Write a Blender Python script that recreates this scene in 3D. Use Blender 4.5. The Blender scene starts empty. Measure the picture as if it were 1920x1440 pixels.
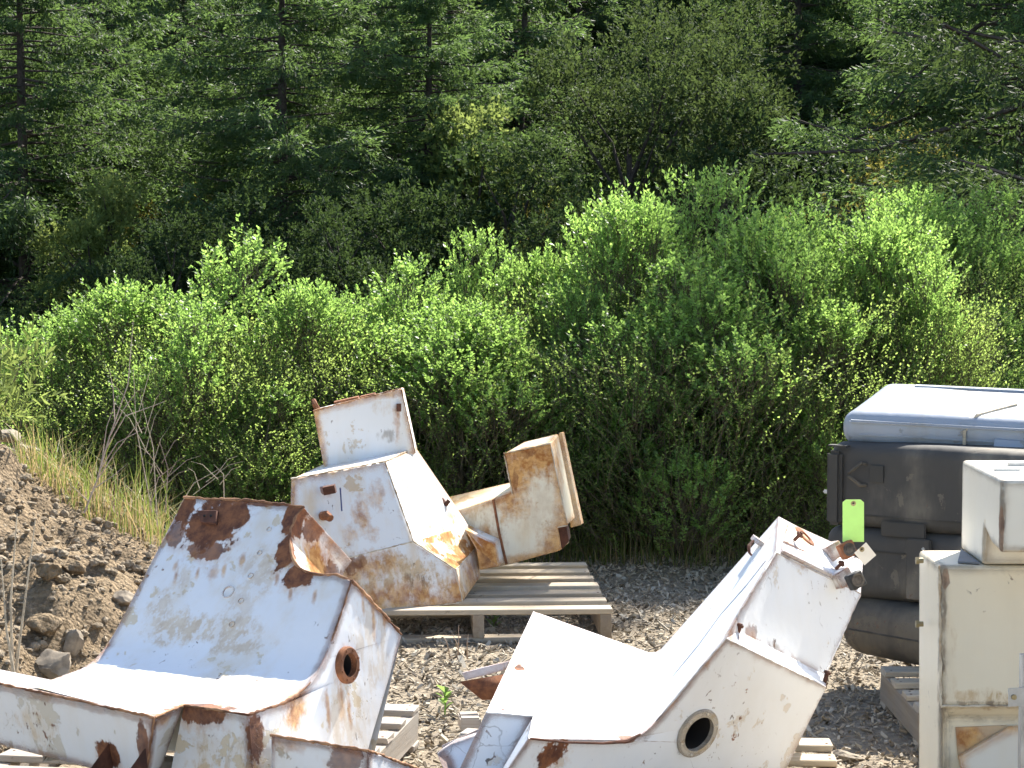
import bpy, bmesh, math, random
import numpy as np
from mathutils import Vector, Matrix, geometry, noise as mnoise

# ------------------------------------------------------------------ camera, sky, sun, exposure
S = bpy.context.scene
COL = S.collection
CAM_H, FPX, PITCH = 1.55, 4250.0, math.atan(290 / 4250.0)
cam = bpy.data.cameras.new('camera')
cam.sensor_width = 36.0
cam.lens = 36.0 * FPX / 1920.0
cam.clip_start, cam.clip_end = 0.1, 2000
cam_o = bpy.data.objects.new('camera', cam)
COL.objects.link(cam_o)
cam_o.location = (0, 0, CAM_H)
cam_o.rotation_euler = (math.pi / 2 - PITCH, 0, 0)
S.camera = cam_o

SUN_AZ, SUN_EL = math.radians(29), math.radians(46)
sun_dir = Vector((math.sin(SUN_AZ) * math.cos(SUN_EL), math.cos(SUN_AZ) * math.cos(SUN_EL), math.sin(SUN_EL)))
W = bpy.data.worlds.new('World')
S.world = W
W.use_nodes = True
sky = W.node_tree.nodes.new('ShaderNodeTexSky')
sky.sky_type = 'NISHITA'
sky.sun_disc = False
sky.sun_elevation = SUN_EL
sky.sun_rotation = SUN_AZ
bg = W.node_tree.nodes['Background']
bg.inputs[1].default_value = 0.10
W.node_tree.links.new(sky.outputs[0], bg.inputs[0])
sl = bpy.data.lights.new('sun', 'SUN')
sl.energy = 5.0
sl.angle = math.radians(0.5)
sl.color = (1.0, 0.95, 0.86)
sun_o = bpy.data.objects.new('sun', sl)
COL.objects.link(sun_o)
sun_o.rotation_euler = sun_dir.to_track_quat('Z', 'Y').to_euler()
S.view_settings.view_transform = 'Standard'
S.view_settings.look = 'None'
S.view_settings.gamma = 1
S.view_settings.exposure = 1.45
S.render.engine = 'CYCLES'
S.cycles.max_bounces = 8
S.cycles.diffuse_bounces = 5
S.cycles.glossy_bounces = 2
S.cycles.transmission_bounces = 5
S.cycles.use_adaptive_sampling = True
S.cycles.adaptive_threshold = 0.03
S.cycles.use_denoising = True

rng = np.random.default_rng(7)
random.seed(7)

# ------------------------------------------------------------------ helpers
FW = Vector((0, math.cos(PITCH), -math.sin(PITCH)))
UP = Vector((0, math.sin(PITCH), math.cos(PITCH)))
EYE = Vector((0, 0, CAM_H))


def ray(px, py):
    return FW + Vector((1, 0, 0)) * ((px - 960) / FPX) + UP * ((720 - py) / FPX)


def P(px, py, Y):
    d = ray(px, py)
    return EYE + d * (Y / d.y)


def G(px, py, z=0.0):
    d = ray(px, py)
    return EYE + d * ((z - CAM_H) / d.z)


def onplane(px, py, a, b, c):
    n = (b - a).cross(c - a)
    d = ray(px, py)
    return EYE + d * ((a - EYE).dot(n) / d.dot(n))


def link(name, me, parent=None, loc=None):
    o = bpy.data.objects.new(name, me)
    COL.objects.link(o)
    if parent is not None:
        o.parent = parent
    if loc is not None:
        o.location = loc
    return o


def tag(o, label, cat, group=None, kind=None):
    if label:
        o['label'] = label
    if cat:
        o['category'] = cat
    if group:
        o['group'] = group
    if kind:
        o['kind'] = kind
    return o


def thing(name, label, cat, loc=(0, 0, 0), rz=0.0, group=None):
    o = link(name, None, None, loc)
    o.rotation_euler = (0, 0, rz)
    o.empty_display_size = 0.05
    return tag(o, label, cat, group)


def tree_copy(o, parent=None):
    c = o.copy()
    COL.objects.link(c)
    if parent is not None:
        c.parent = parent
    for ch in list(o.children):
        tree_copy(ch, c)
    return c


def fast_mesh(name, verts, faces_n, tint=None, mat=None, smooth=False):
    """verts (N*k,3): every k consecutive verts are one polygon."""
    k = faces_n
    me = bpy.data.meshes.new(name)
    n = len(verts)
    nf = n // k
    me.vertices.add(n)
    me.vertices.foreach_set('co', np.ascontiguousarray(verts, dtype=np.float32).ravel())
    me.loops.add(n)
    me.loops.foreach_set('vertex_index', np.arange(n, dtype=np.int32))
    me.polygons.add(nf)
    me.polygons.foreach_set('loop_start', np.arange(0, n, k, dtype=np.int32))
    me.polygons.foreach_set('loop_total', np.full(nf, k, dtype=np.int32))
    if tint is not None:
        at = me.attributes.new('tint', 'FLOAT', 'POINT')
        at.data.foreach_set('value', np.repeat(np.asarray(tint, dtype=np.float32), k))
    me.update(calc_edges=True)
    if mat:
        me.materials.append(mat)
    return me


def mesh_from(name, verts, faces, mat=None, sharp=None):
    me = bpy.data.meshes.new(name)
    me.from_pydata([tuple(v) for v in verts], [], faces)
    me.update()
    if mat:
        me.materials.append(mat)
    if sharp is not None:
        me.polygons.foreach_set('use_smooth', [True] * len(me.polygons))
        me.set_sharp_from_angle(angle=math.radians(sharp))
    return me


class Shell:
    """Collects polygons in world space; builds one mesh object whose origin is the thing's base."""

    def __init__(s):
        s.v, s.f = [], []

    def poly(s, pts):
        i = len(s.v)
        s.v += [Vector(p) for p in pts]
        s.f.append(tuple(range(i, i + len(pts))))
        return s

    def holed(s, outer, hole):
        tris = geometry.tessellate_polygon([[Vector(p) for p in outer], [Vector(p) for p in hole]])
        pts = list(outer) + list(hole)
        for t in tris:
            s.poly([pts[k] for k in t])
        return s

    def strip(s, a, b, close=False):
        n = len(a)
        for i in range(n if close else n - 1):
            j = (i + 1) % n
            s.poly([a[i], a[j], b[j], b[i]])
        return s

    def prism(s, a, b, caps=True, skip=()):
        n = len(a)
        for i in range(n):
            if i in skip:
                continue
            j = (i + 1) % n
            s.poly([a[i], a[j], b[j], b[i]])
        if caps:
            s.poly(list(a)[::-1])
            s.poly(b)
        return s

    def build(s, name, mat, parent, base, bevel=0.006, sharp=28, seg=2):
        bm = bmesh.new()
        vs = [bm.verts.new(v - base) for v in s.v]
        for f in s.f:
            try:
                bm.faces.new([vs[i] for i in f])
            except ValueError:
                pass
        bmesh.ops.remove_doubles(bm, verts=bm.verts, dist=0.0008)
        bmesh.ops.recalc_face_normals(bm, faces=bm.faces)
        me = bpy.data.meshes.new(name)
        bm.to_mesh(me)
        bm.free()
        if mat:
            me.materials.append(mat)
        me.polygons.foreach_set('use_smooth', [True] * len(me.polygons))
        me.set_sharp_from_angle(angle=math.radians(sharp))
        o = link(name, me, parent)
        if bevel:
            m = o.modifiers.new('bevel', 'BEVEL')
            m.width = bevel
            m.segments = seg
            m.limit_method = 'ANGLE'
            m.angle_limit = math.radians(sharp)
            m.harden_normals = False
        return o


def tube_verts(pts, radii, n=6):
    """returns verts, faces of a tapered tube along pts"""
    V, F = [], []
    for i, p in enumerate(pts):
        p = Vector(p)
        a = Vector(pts[max(0, i - 1)])
        b = Vector(pts[min(len(pts) - 1, i + 1)])
        t = (b - a).normalized()
        s = t.cross(Vector((0.3, 0.2, 0.9)) if abs(t.z) < 0.9 else Vector((1, 0, 0))).normalized()
        u = t.cross(s)
        for k in range(n):
            an = 2 * math.pi * k / n
            V.append(p + (s * math.cos(an) + u * math.sin(an)) * radii[i])
    for i in range(len(pts) - 1):
        for k in range(n):
            k2 = (k + 1) % n
            F.append((i * n + k, i * n + k2, (i + 1) * n + k2, (i + 1) * n + k))
    F.append(tuple(range(n))[::-1])
    F.append(tuple(range((len(pts) - 1) * n, len(pts) * n)))
    return V, F


class Acc:
    def __init__(s):
        s.v, s.f = [], []

    def add(s, vf):
        o = len(s.v)
        s.v += list(vf[0])
        s.f += [tuple(i + o for i in f) for f in vf[1]]
        return s

    def tube(s, pts, radii, n=6):
        return s.add(tube_verts(pts, radii, n))

    def build(s, name, mat, parent=None, sharp=40, base=None):
        v = s.v if base is None else [Vector(q) - base for q in s.v]
        return link(name, mesh_from(name, v, s.f, mat, sharp), parent)


def box_vf(c, sx, sy, sz, rot=None):
    c = Vector(c)
    V = []
    for x in (-1, 1):
        for y in (-1, 1):
            for z in (-1, 1):
                p = Vector((x * sx / 2, y * sy / 2, z * sz / 2))
                V.append(c + (rot @ p if rot else p))
    return V, [(0, 1, 3, 2), (4, 6, 7, 5), (0, 4, 5, 1), (2, 3, 7, 6), (0, 2, 6, 4), (1, 5, 7, 3)]


def frame_from(n):
    n = n.normalized()
    s = n.cross(Vector((0, 0, 1)))
    if s.length < 1e-3:
        s = Vector((1, 0, 0))
    s.normalize()
    return s, n.cross(s).normalized(), n


def ring_pts(c, n, r, k=28, ph=0.0):
    s, u, n = frame_from(n)
    return [c + s * (r * math.cos(2 * math.pi * i / k + ph)) + u * (r * math.sin(2 * math.pi * i / k + ph)) for i in range(k)]


# ------------------------------------------------------------------ materials
def new_mat(name):
    m = bpy.data.materials.new(name)
    m.use_nodes = True
    t = m.node_tree
    t.nodes.clear()
    out = t.nodes.new('ShaderNodeOutputMaterial')
    return m, t, out


def N(t, typ, ins=None, **attrs):
    n = t.nodes.new(typ)
    for k, v in attrs.items():
        setattr(n, k, v)
    for k, v in (ins or {}).items():
        if isinstance(v, bpy.types.NodeSocket):
            t.links.new(v, n.inputs[k])
        else:
            n.inputs[k].default_value = v
    return n


def mixc(t, f, a, b, blend='MIX'):
    n = t.nodes.new('ShaderNodeMix')
    n.data_type = 'RGBA'
    n.blend_type = blend
    for i, v in ((0, f), (6, a), (7, b)):
        if isinstance(v, bpy.types.NodeSocket):
            t.links.new(v, n.inputs[i])
        else:
            n.inputs[i].default_value = (*v, 1) if isinstance(v, tuple) and len(v) == 3 else v
    return n.outputs[2]


def math_(t, op, a, b=0.0, clamp=False):
    n = N(t, 'ShaderNodeMath', {0: a, 1: b}, operation=op, use_clamp=clamp)
    return n.outputs[0]


def ramp(t, v, lo, hi):
    return N(t, 'ShaderNodeMapRange', {0: v, 1: lo, 2: hi, 3: 0.0, 4: 1.0}, interpolation_type='SMOOTHSTEP').outputs[0]


def noise_(t, vec, scale, detail=5.0, rough=0.6, dist=0.0):
    return N(t, 'ShaderNodeTexNoise', {'Vector': vec, 'Scale': scale, 'Detail': detail, 'Roughness': rough, 'Distortion': dist}).outputs[0]


def shader_out(t, out, col, rough, height=None, bstr=0.3, bdist=0.01, spec=0.5, metal=0.0):
    b = N(t, 'ShaderNodeBsdfPrincipled', {'Base Color': col, 'Roughness': rough, 'Specular IOR Level': spec, 'Metallic': metal})
    if height is not None:
        bp = N(t, 'ShaderNodeBump', {'Height': height, 'Strength': bstr, 'Distance': bdist})
        t.links.new(bp.outputs[0], b.inputs['Normal'])
    t.links.new(b.outputs[0], out.inputs[0])
    return b


def scaled(t, co, sc, off=(0, 0, 0)):
    return N(t, 'ShaderNodeMapping', {'Vector': co, 'Scale': sc, 'Location': off}).outputs[0]


KINDS = {'rust': ((0.10, 0.036, 0.02), (0.27, 0.105, 0.042)),
         'orange': ((0.34, 0.12, 0.025), (0.66, 0.37, 0.13)),
         'tan': ((0.50, 0.34, 0.17), (0.66, 0.53, 0.36)),
         'grime': ((0.16, 0.13, 0.10), (0.30, 0.24, 0.17)),
         'clean': ((0.78, 0.79, 0.80), (0.82, 0.82, 0.82))}


def halo(patches):
    out = list(patches)
    for kd, cen, rad, amt in patches:
        if kd == 'rust' and min(rad[0], rad[2]) >= .018:
            out.append(('orange', Vector(cen) + Vector((0, 0, -.35 * rad[2])), (rad[0] * 1.25, rad[1] * 1.4, rad[2] * 1.5), .5 * amt))
    return out


def paint(name, base, patches=(), off=(0, 0, 0), edge=0.5, chips=0.5, dirt=0.35, spots=0.4, cracks=0.0, streak=(7, 7, 0.9),
          dirtcol=(0.68, 0.56, 0.38), undercol=(0.56, 0.44, 0.29), rough=0.42, edgecol='rust', edger=0.034, flecks=0.5):
    """weathered paint on steel; patches = [(kind, centre, (rx,ry,rz), amount)] in object space"""
    patches = halo(patches)
    m, t, out = new_mat(name)
    co0 = N(t, 'ShaderNodeTexCoord').outputs['Object']
    co = scaled(t, co0, (1, 1, 1), off)
    st = noise_(t, scaled(t, co, streak), 1.0, 6, 0.62)
    bigN = noise_(t, co, 3.2, 4, 0.6)
    fine = noise_(t, co, 34, 8, 0.68)
    mid = noise_(t, co, 12, 8, 0.66, 0.3)
    rustvar = ramp(t, noise_(t, co, 26, 8, 0.7), 0.35, 0.65)
    c = mixc(t, math_(t, 'MULTIPLY', bigN, 0.12), base, tuple(x * 0.82 for x in base))
    dm = math_(t, 'MULTIPLY', ramp(t, math_(t, 'ADD', math_(t, 'MULTIPLY', st, 0.6), math_(t, 'MULTIPLY', bigN, 0.4)), 0.46, 0.68), dirt, True)
    c = mixc(t, dm, c, dirtcol)
    ch = math_(t, 'MULTIPLY', ramp(t, math_(t, 'ADD', math_(t, 'MULTIPLY', mid, 0.62), math_(t, 'MULTIPLY', bigN, 0.38)), 0.60 - 0.06 * chips, 0.615 - 0.06 * chips), 1.0 if chips > 0 else 0.0)
    ch2 = math_(t, 'MULTIPLY', ch, min(1.0, 0.35 + chips))
    c = mixc(t, ch2, c, undercol)
    rustm = None
    # rust specks
    spm = math_(t, 'MULTIPLY', ramp(t, math_(t, 'ADD', math_(t, 'MULTIPLY', fine, 0.6), math_(t, 'MULTIPLY', bigN, 0.4)), 0.655 - 0.05 * spots, 0.68 - 0.05 * spots), 0.9 if spots > 0 else 0.0)
    wob = N(t, 'ShaderNodeTexNoise', {'Vector': co, 'Scale': 9.0, 'Detail': 8.0, 'Roughness': 0.68})
    wobs = noise_(t, scaled(t, co, (22, 22, 3)), 1.0, 7, 0.7)
    wobf = noise_(t, co, 40, 8, 0.72)
    brk = ramp(t, noise_(t, scaled(t, co, (30, 30, 11)), 1.0, 8, 0.7), 0.44, 0.54)
    allp = spm
    for kind in ('clean', 'tan', 'grime', 'orange', 'rust'):
        acc = None
        for (kd, cen, rad, amt) in patches:
            if kd != kind:
                continue
            v = N(t, 'ShaderNodeVectorMath', {0: co0, 1: tuple(cen)}, operation='SUBTRACT').outputs[0]
            v = N(t, 'ShaderNodeVectorMath', {0: v, 1: tuple(1.0 / max(1e-4, r) for r in rad)}, operation='MULTIPLY').outputs[0]
            L = N(t, 'ShaderNodeVectorMath', {0: v}, operation='LENGTH').outputs['Value']
            L = math_(t, 'ADD', L, math_(t, 'MULTIPLY', math_(t, 'SUBTRACT', wob.outputs[0], 0.5), 1.7))
            L = math_(t, 'ADD', L, math_(t, 'MULTIPLY', math_(t, 'SUBTRACT', wobs, 0.5), 1.3))
            L = math_(t, 'ADD', L, math_(t, 'MULTIPLY', math_(t, 'SUBTRACT', wobf, 0.5), 1.2))
            k = math_(t, 'MULTIPLY', N(t, 'ShaderNodeMapRange', {0: L, 1: 1.0, 2: 0.88 if kind == 'rust' else 0.3 if kind == 'orange' else 0.6, 3: 0.0, 4: 1.0}).outputs[0], amt)
            if kind in ('tan', 'grime'):
                k = math_(t, 'MULTIPLY', k, math_(t, 'ADD', 0.25, math_(t, 'MULTIPLY', brk, 0.75)))
            acc = k if acc is None else math_(t, 'MAXIMUM', acc, k)
        if kind == 'rust':
            acc = spm if acc is None else math_(t, 'MAXIMUM', acc, spm)
        if acc is None:
            continue
        a, b = KINDS[kind]
        c = mixc(t, acc, c, mixc(t, rustvar, a, b))
        if kind in ('rust', 'orange'):
            allp = math_(t, 'MAXIMUM', allp, acc)
    if edge > 0:
        geo = N(t, 'ShaderNodeNewGeometry')
        bv = N(t, 'ShaderNodeBevel', {'Radius': edger}, samples=4)
        d = N(t, 'ShaderNodeVectorMath', {0: bv.outputs[0], 1: geo.outputs['True Normal']}, operation='DOT_PRODUCT').outputs['Value']
        e = math_(t, 'SUBTRACT', 1.0, d)
        e = math_(t, 'ADD', math_(t, 'MULTIPLY', e, 10.0), math_(t, 'MULTIPLY', math_(t, 'SUBTRACT', mid, 0.57), 4.5))
        er_ = ramp(t, math_(t, 'SUBTRACT', 1.0, d), 0.006, 0.04)
        em = math_(t, 'MULTIPLY', math_(t, 'MULTIPLY', ramp(t, e, 0.05 + 0.35 * (1 - edge), 0.22 + 0.35 * (1 - edge)), er_), min(1, 0.4 + edge))
        a, b = KINDS[edgecol]
        c = mixc(t, em, c, mixc(t, rustvar, a, b))
        allp = math_(t, 'MAXIMUM', allp, em)
    if flecks > 0:
        fk = math_(t, 'MULTIPLY', ramp(t, noise_(t, scaled(t, co, (60, 60, 38)), 1.0, 4, 0.6, 0.8), 0.645, 0.675), ramp(t, noise_(t, co, 4.5, 5, 0.65), 0.62 - 0.14 * flecks, 0.70 - 0.14 * flecks))
        c = mixc(t, math_(t, 'MULTIPLY', fk, 0.85), c, mixc(t, rustvar, (0.05, 0.035, 0.03), (0.22, 0.12, 0.07)))
    if cracks > 0:
        vd = N(t, 'ShaderNodeTexNoise', {'Vector': co, 'Scale': 6.0, 'Detail': 4.0})
        cv = N(t, 'ShaderNodeVectorMath', {0: co, 1: mixc(t, 0.12, (0, 0, 0), vd.outputs[1])}, operation='ADD').outputs[0]
        vo = N(t, 'ShaderNodeTexVoronoi', {'Vector': scaled(t, cv, (7, 7, 4)), 'Scale': 1.0}, feature='DISTANCE_TO_EDGE')
        cm = math_(t, 'MULTIPLY', ramp(t, vo.outputs['Distance'], 0.007, 0.002), ramp(t, noise_(t, co, 5, 3), 0.53, 0.62))
        c = mixc(t, math_(t, 'MULTIPLY', cm, cracks), c, (0.10, 0.075, 0.06))
    rg = N(t, 'ShaderNodeMapRange', {0: allp, 1: 0.0, 2: 1.0, 3: rough, 4: 0.92}).outputs[0]
    rg = math_(t, 'ADD', rg, math_(t, 'MULTIPLY', math_(t, 'SUBTRACT', mid, 0.5), 0.3))
    h = math_(t, 'ADD', math_(t, 'MULTIPLY', bigN, 1.2), math_(t, 'MULTIPLY', ch, -0.12))
    h = math_(t, 'ADD', h, math_(t, 'MULTIPLY', math_(t, 'MULTIPLY', allp, fine), 0.35))
    h = math_(t, 'ADD', h, math_(t, 'MULTIPLY', fine, 0.05))
    h = math_(t, 'ADD', h, math_(t, 'MULTIPLY', allp, -0.12))
    shader_out(t, out, c, rg, h, 0.55, 0.012)
    return m


def leaf_mat(name, base, trans, tf=0.45, rough=0.38, var=0.5, spec=0.5):
    m, t, out = new_mat(name)
    at = N(t, 'ShaderNodeAttribute', attribute_name='tint').outputs['Fac']
    oi = N(t, 'ShaderNodeObjectInfo').outputs['Random']
    k = math_(t, 'ADD', math_(t, 'MULTIPLY', at, 0.8), math_(t, 'MULTIPLY', oi, 0.2))
    dark = tuple(x * (1 - var) for x in base)
    lite = tuple(min(1, x * (1 + var)) for x in base)
    c = mixc(t, k, dark, lite)
    tl = mixc(t, k, tuple(x * (1 - var * 0.7) for x in trans), tuple(min(1, x * (1 + var * 0.7)) for x in trans))
    b = N(t, 'ShaderNodeBsdfPrincipled', {'Base Color': c, 'Roughness': rough, 'Specular IOR Level': spec})
    tr = N(t, 'ShaderNodeBsdfTranslucent', {'Color': tl})
    mx = N(t, 'ShaderNodeMixShader', {0: tf, 1: b.outputs[0], 2: tr.outputs[0]})
    t.links.new(mx.outputs[0], out.inputs[0])
    return m


def earth_mat(name, c1, c2, c3, scale=14, bump=0.8, dist=0.03):
    m, t, out = new_mat(name)
    co = N(t, 'ShaderNodeTexCoord').outputs['Object']
    a = noise_(t, co, scale, 10, 0.7)
    b = noise_(t, co, scale * 0.13, 4, 0.6)
    f = N(t, 'ShaderNodeTexVoronoi', {'Vector': co, 'Scale': scale * 3.5})
    c = mixc(t, ramp(t, a, 0.35, 0.65), c1, c2)
    c = mixc(t, ramp(t, b, 0.42, 0.62), c, c3)
    c = mixc(t, 0.35, c, mixc(t, 1.0, c, N(t, 'ShaderNodeSeparateColor', {0: f.outputs['Color']}).outputs[0], 'MULTIPLY'))
    h = math_(t, 'ADD', a, math_(t, 'MULTIPLY', f.outputs['Distance'], -0.4))
    shader_out(t, out, c, 0.92, h, bump, dist, 0.2)
    return m


def chip_mat(name, cols, rough=0.85):
    """colour per piece from the tint attribute"""
    m, t, out = new_mat(name)
    at = N(t, 'ShaderNodeAttribute', attribute_name='tint').outputs['Fac']
    cr = N(t, 'ShaderNodeValToRGB', {0: at})
    e = cr.color_ramp.elements
    e[0].position, e[0].color = 0, (*cols[0], 1)
    e[1].position, e[1].color = 1, (*cols[-1], 1)
    for i, c in enumerate(cols[1:-1]):
        x = e.new((i + 1) / (len(cols) - 1))
        x.color = (*c, 1)
    co = N(t, 'ShaderNodeTexCoord').outputs['Object']
    a = noise_(t, co, 60, 5, 0.7)
    c = mixc(t, math_(t, 'MULTIPLY', a, 0.6), cr.outputs[0], (0.06, 0.05, 0.04))
    shader_out(t, out, c, rough, a, 0.5, 0.004, 0.25)
    return m


def wood_mat(name, c1, c2, axis=0, weather=(0.30, 0.28, 0.25), wf=0.5):
    m, t, out = new_mat(name)
    co = N(t, 'ShaderNodeTexCoord').outputs['Object']
    oi = N(t, 'ShaderNodeObjectInfo').outputs['Random']
    off = N(t, 'ShaderNodeCombineXYZ', {0: math_(t, 'MULTIPLY', oi, 31.0), 1: math_(t, 'MULTIPLY', oi, 17.0), 2: oi}).outputs[0]
    v = N(t, 'ShaderNodeVectorMath', {0: co, 1: off}, operation='ADD').outputs[0]
    sc = [34, 34, 34]
    sc[axis] = 1.6
    g = noise_(t, scaled(t, v, tuple(sc)), 1.0, 7, 0.65, 0.6)
    b = noise_(t, v, 5, 5, 0.6)
    c = mixc(t, ramp(t, g, 0.3, 0.7), c1, c2)
    c = mixc(t, math_(t, 'MULTIPLY', ramp(t, b, 0.35, 0.65), wf), c, weather)
    c = mixc(t, math_(t, 'MULTIPLY', oi, 0.35), c, tuple(x * 0.55 for x in c1))
    c = mixc(t, math_(t, 'MULTIPLY', ramp(t, noise_(t, v, 22, 6, 0.7), 0.62, 0.72), 0.6), c, (0.07, 0.05, 0.035))
    shader_out(t, out, c, 0.8, g, 0.5, 0.004, 0.25)
    return m


def plain(name, col, rough=0.6, metal=0.0, var=0.25, scale=20, bump=0.15, col2=None):
    m, t, out = new_mat(name)
    co = N(t, 'ShaderNodeTexCoord').outputs['Object']
    a = noise_(t, co, scale, 7, 0.65)
    b = noise_(t, co, scale * 0.2, 4, 0.6)
    k = ramp(t, math_(t, 'ADD', math_(t, 'MULTIPLY', a, 0.5), math_(t, 'MULTIPLY', b, 0.5)), 0.38, 0.62)
    c = mixc(t, k, tuple(x * (1 - var) for x in col), col2 or tuple(min(1, x * (1 + var)) for x in col))
    r = math_(t, 'ADD', rough - 0.08, math_(t, 'MULTIPLY', a, 0.16))
    shader_out(t, out, c, r, a, bump, 0.004, 0.5, metal)
    return m


M = {}
M['ground'] = earth_mat('ground_dirt', (0.23, 0.185, 0.13), (0.40, 0.335, 0.245), (0.31, 0.255, 0.185), 16, 0.9, 0.02)
M['hill'] = earth_mat('forest_floor', (0.018, 0.02, 0.010), (0.05, 0.045, 0.022), (0.03, 0.038, 0.014), 3, 0.8, 0.2)  # floor colour kept dark to stand in for shade under the canopy
M['mound'] = earth_mat('mound_soil', (0.23, 0.165, 0.095), (0.40, 0.30, 0.19), (0.30, 0.22, 0.135), 22, 1.0, 0.03)
M['clod'] = chip_mat('soil_clods', [(0.21, 0.16, 0.10), (0.31, 0.24, 0.155), (0.40, 0.32, 0.22), (0.26, 0.20, 0.13)])
M['chips'] = chip_mat('wood_chips', [(0.15, 0.12, 0.08), (0.44, 0.36, 0.25), (0.62, 0.54, 0.41), (0.28, 0.225, 0.165), (0.68, 0.62, 0.50)])
M['rock'] = plain('concrete_rock', (0.25, 0.205, 0.15), 0.9, var=0.35, scale=30, bump=0.6)
M['bark'] = plain('bark', (0.055, 0.042, 0.033), 0.95, var=0.5, scale=18, bump=0.8)
M['twig'] = plain('twig', (0.12, 0.10, 0.06), 0.9, var=0.4, scale=30)
M['drytwig'] = plain('dry_twig', (0.36, 0.28, 0.22), 0.9, var=0.35, scale=40)
M['drystalk'] = plain('dry_stalk', (0.48, 0.40, 0.29), 0.85, var=0.3, scale=40)
M['bush'] = leaf_mat('bush_leaf', (0.11, 0.19, 0.05), (0.35, 0.55, 0.12), 0.6, 0.4, 0.36, 0.5)
M['bush_low'] = leaf_mat('bush_low_leaf', (0.12, 0.18, 0.05), (0.38, 0.52, 0.12), 0.6, 0.5, 0.45, 0.4)  # fill light for the shaded lower bush is put into this colour
M['fir'] = leaf_mat('fir_needle', (0.052, 0.094, 0.038), (0.17, 0.27, 0.07), 0.41, 0.6, 0.5, 0.3)
M['fir_shade'] = leaf_mat('shade_fir_needle', (0.04, 0.065, 0.025), (0.10, 0.15, 0.04), 0.35, 0.65, 0.5, 0.25)  # shade on the near fir put into a darker needle colour
M['broad_pale'] = leaf_mat('pale_leaf', (0.14, 0.19, 0.06), (0.34, 0.42, 0.11), 0.42, 0.75, 0.4, 0.12)
M['broad_olive'] = leaf_mat('olive_leaf', (0.11, 0.115, 0.035), (0.30, 0.28, 0.06), 0.4, 0.75, 0.45, 0.12)
M['broad_dark'] = leaf_mat('dark_leaf', (0.036, 0.062, 0.025), (0.085, 0.135, 0.035), 0.3, 0.75, 0.45, 0.12)
M['broad_brown'] = leaf_mat('brown_oak_leaf', (0.042, 0.068, 0.026), (0.12, 0.17, 0.048), 0.3, 0.75, 0.45, 0.12)
M['grass'] = leaf_mat('tall_grass', (0.13, 0.17, 0.04), (0.24, 0.30, 0.06), 0.45, 0.5, 0.4)
M['straw'] = leaf_mat('straw_grass', (0.42, 0.32, 0.16), (0.50, 0.38, 0.18), 0.4, 0.6, 0.35)
M['pallet'] = wood_mat('pallet_wood', (0.46, 0.36, 0.24), (0.64, 0.54, 0.40), 0)
M['pallet_y'] = wood_mat('pallet_wood_stringer', (0.30, 0.22, 0.14), (0.45, 0.36, 0.25), 1)
M['pallet_old'] = wood_mat('old_pallet_wood', (0.33, 0.27, 0.21), (0.50, 0.44, 0.37), 0, (0.40, 0.38, 0.35), 0.7)
M['pallet_old_y'] = wood_mat('old_pallet_stringer', (0.30, 0.24, 0.18), (0.46, 0.40, 0.33), 1, (0.40, 0.38, 0.35), 0.7)
M['rust'] = plain('rusty_steel', (0.095, 0.036, 0.02), 0.9, var=0.45, scale=35, bump=0.5)
M['weld'] = plain('rusty_weld', (0.20, 0.075, 0.035), 0.9, var=0.5, scale=25, bump=0.5, col2=(0.46, 0.25, 0.13))
M['weld_white'] = plain('painted_weld', (0.42, 0.30, 0.24), 0.7, var=0.5, scale=14, bump=0.4, col2=(0.80, 0.79, 0.77))
M['weld_pale'] = plain('stained_weld', (0.50, 0.32, 0.16), 0.8, var=0.4, scale=18, bump=0.4, col2=(0.74, 0.66, 0.52))
M['rust_orange'] = plain('orange_rust_steel', (0.22, 0.085, 0.035), 0.9, var=0.4, scale=35, bump=0.5)
M['hole_shade'] = plain('painted_hole_shade', (0.012, 0.010, 0.009), 0.9, var=0.3)  # near-black colour stands in for the shade inside holes
M['galv'] = plain('galvanised_steel', (0.42, 0.43, 0.44), 0.45, 0.85, 0.2, 25, 0.1)
M['rubber'] = plain('black_rubber', (0.03, 0.03, 0.03), 0.7, var=0.4)
M['dusty_rubber'] = plain('dusty_rubber', (0.09, 0.075, 0.06), 0.8, var=0.5, scale=60)
M['tag_green'] = plain('lime_tag', (0.50, 0.85, 0.22), 0.75, var=0.05)
M['tag_white'] = plain('cream_tag', (0.78, 0.74, 0.66), 0.75, var=0.06)
M['brass'] = plain('dull_brass', (0.33, 0.27, 0.15), 0.5, 0.6)

# ------------------------------------------------------------------ the ground
def smooth(x):
    x = np.clip(x, 0, 1)
    return x * x * (3 - 2 * x)


def terrain(x, y):
    x = np.asarray(x, float)
    y = np.asarray(y, float)
    h = -2.2 * smooth((y - 15) / 22)
    up = np.maximum(0, y - 60)
    return h + 0.42 * up * smooth(up / 25) * np.clip(1 - (y - 150) / 400, 0.5, 1)


ys = np.concatenate([np.linspace(-30, 4, 6), np.linspace(5, 15, 70), np.linspace(16, 60, 30), np.linspace(64, 420, 40)])
xs = np.concatenate([np.linspace(-400, -30, 12), np.linspace(-24, -4.2, 18), np.linspace(-3.8, 3.8, 60), np.linspace(4.2, 24, 18), np.linspace(30, 400, 12)])
gx, gy = np.meshgrid(xs, ys)
gz = terrain(gx, gy)
for i in range(gx.shape[0]):
    for j in range(gx.shape[1]):
        x, y = gx[i, j], gy[i, j]
        if 4 < y < 15.5 and abs(x) < 4.3:
            gz[i, j] += 0.03 * mnoise.noise(Vector((x * 1.3, y * 1.3, 0))) + 0.012 * mnoise.noise(Vector((x * 5, y * 5, 3)))
        elif y > 40:
            gz[i, j] += 1.5 * mnoise.noise(Vector((x * .06, y * .06, 1)))
nx, ny = gx.shape[1], gx.shape[0]
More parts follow.
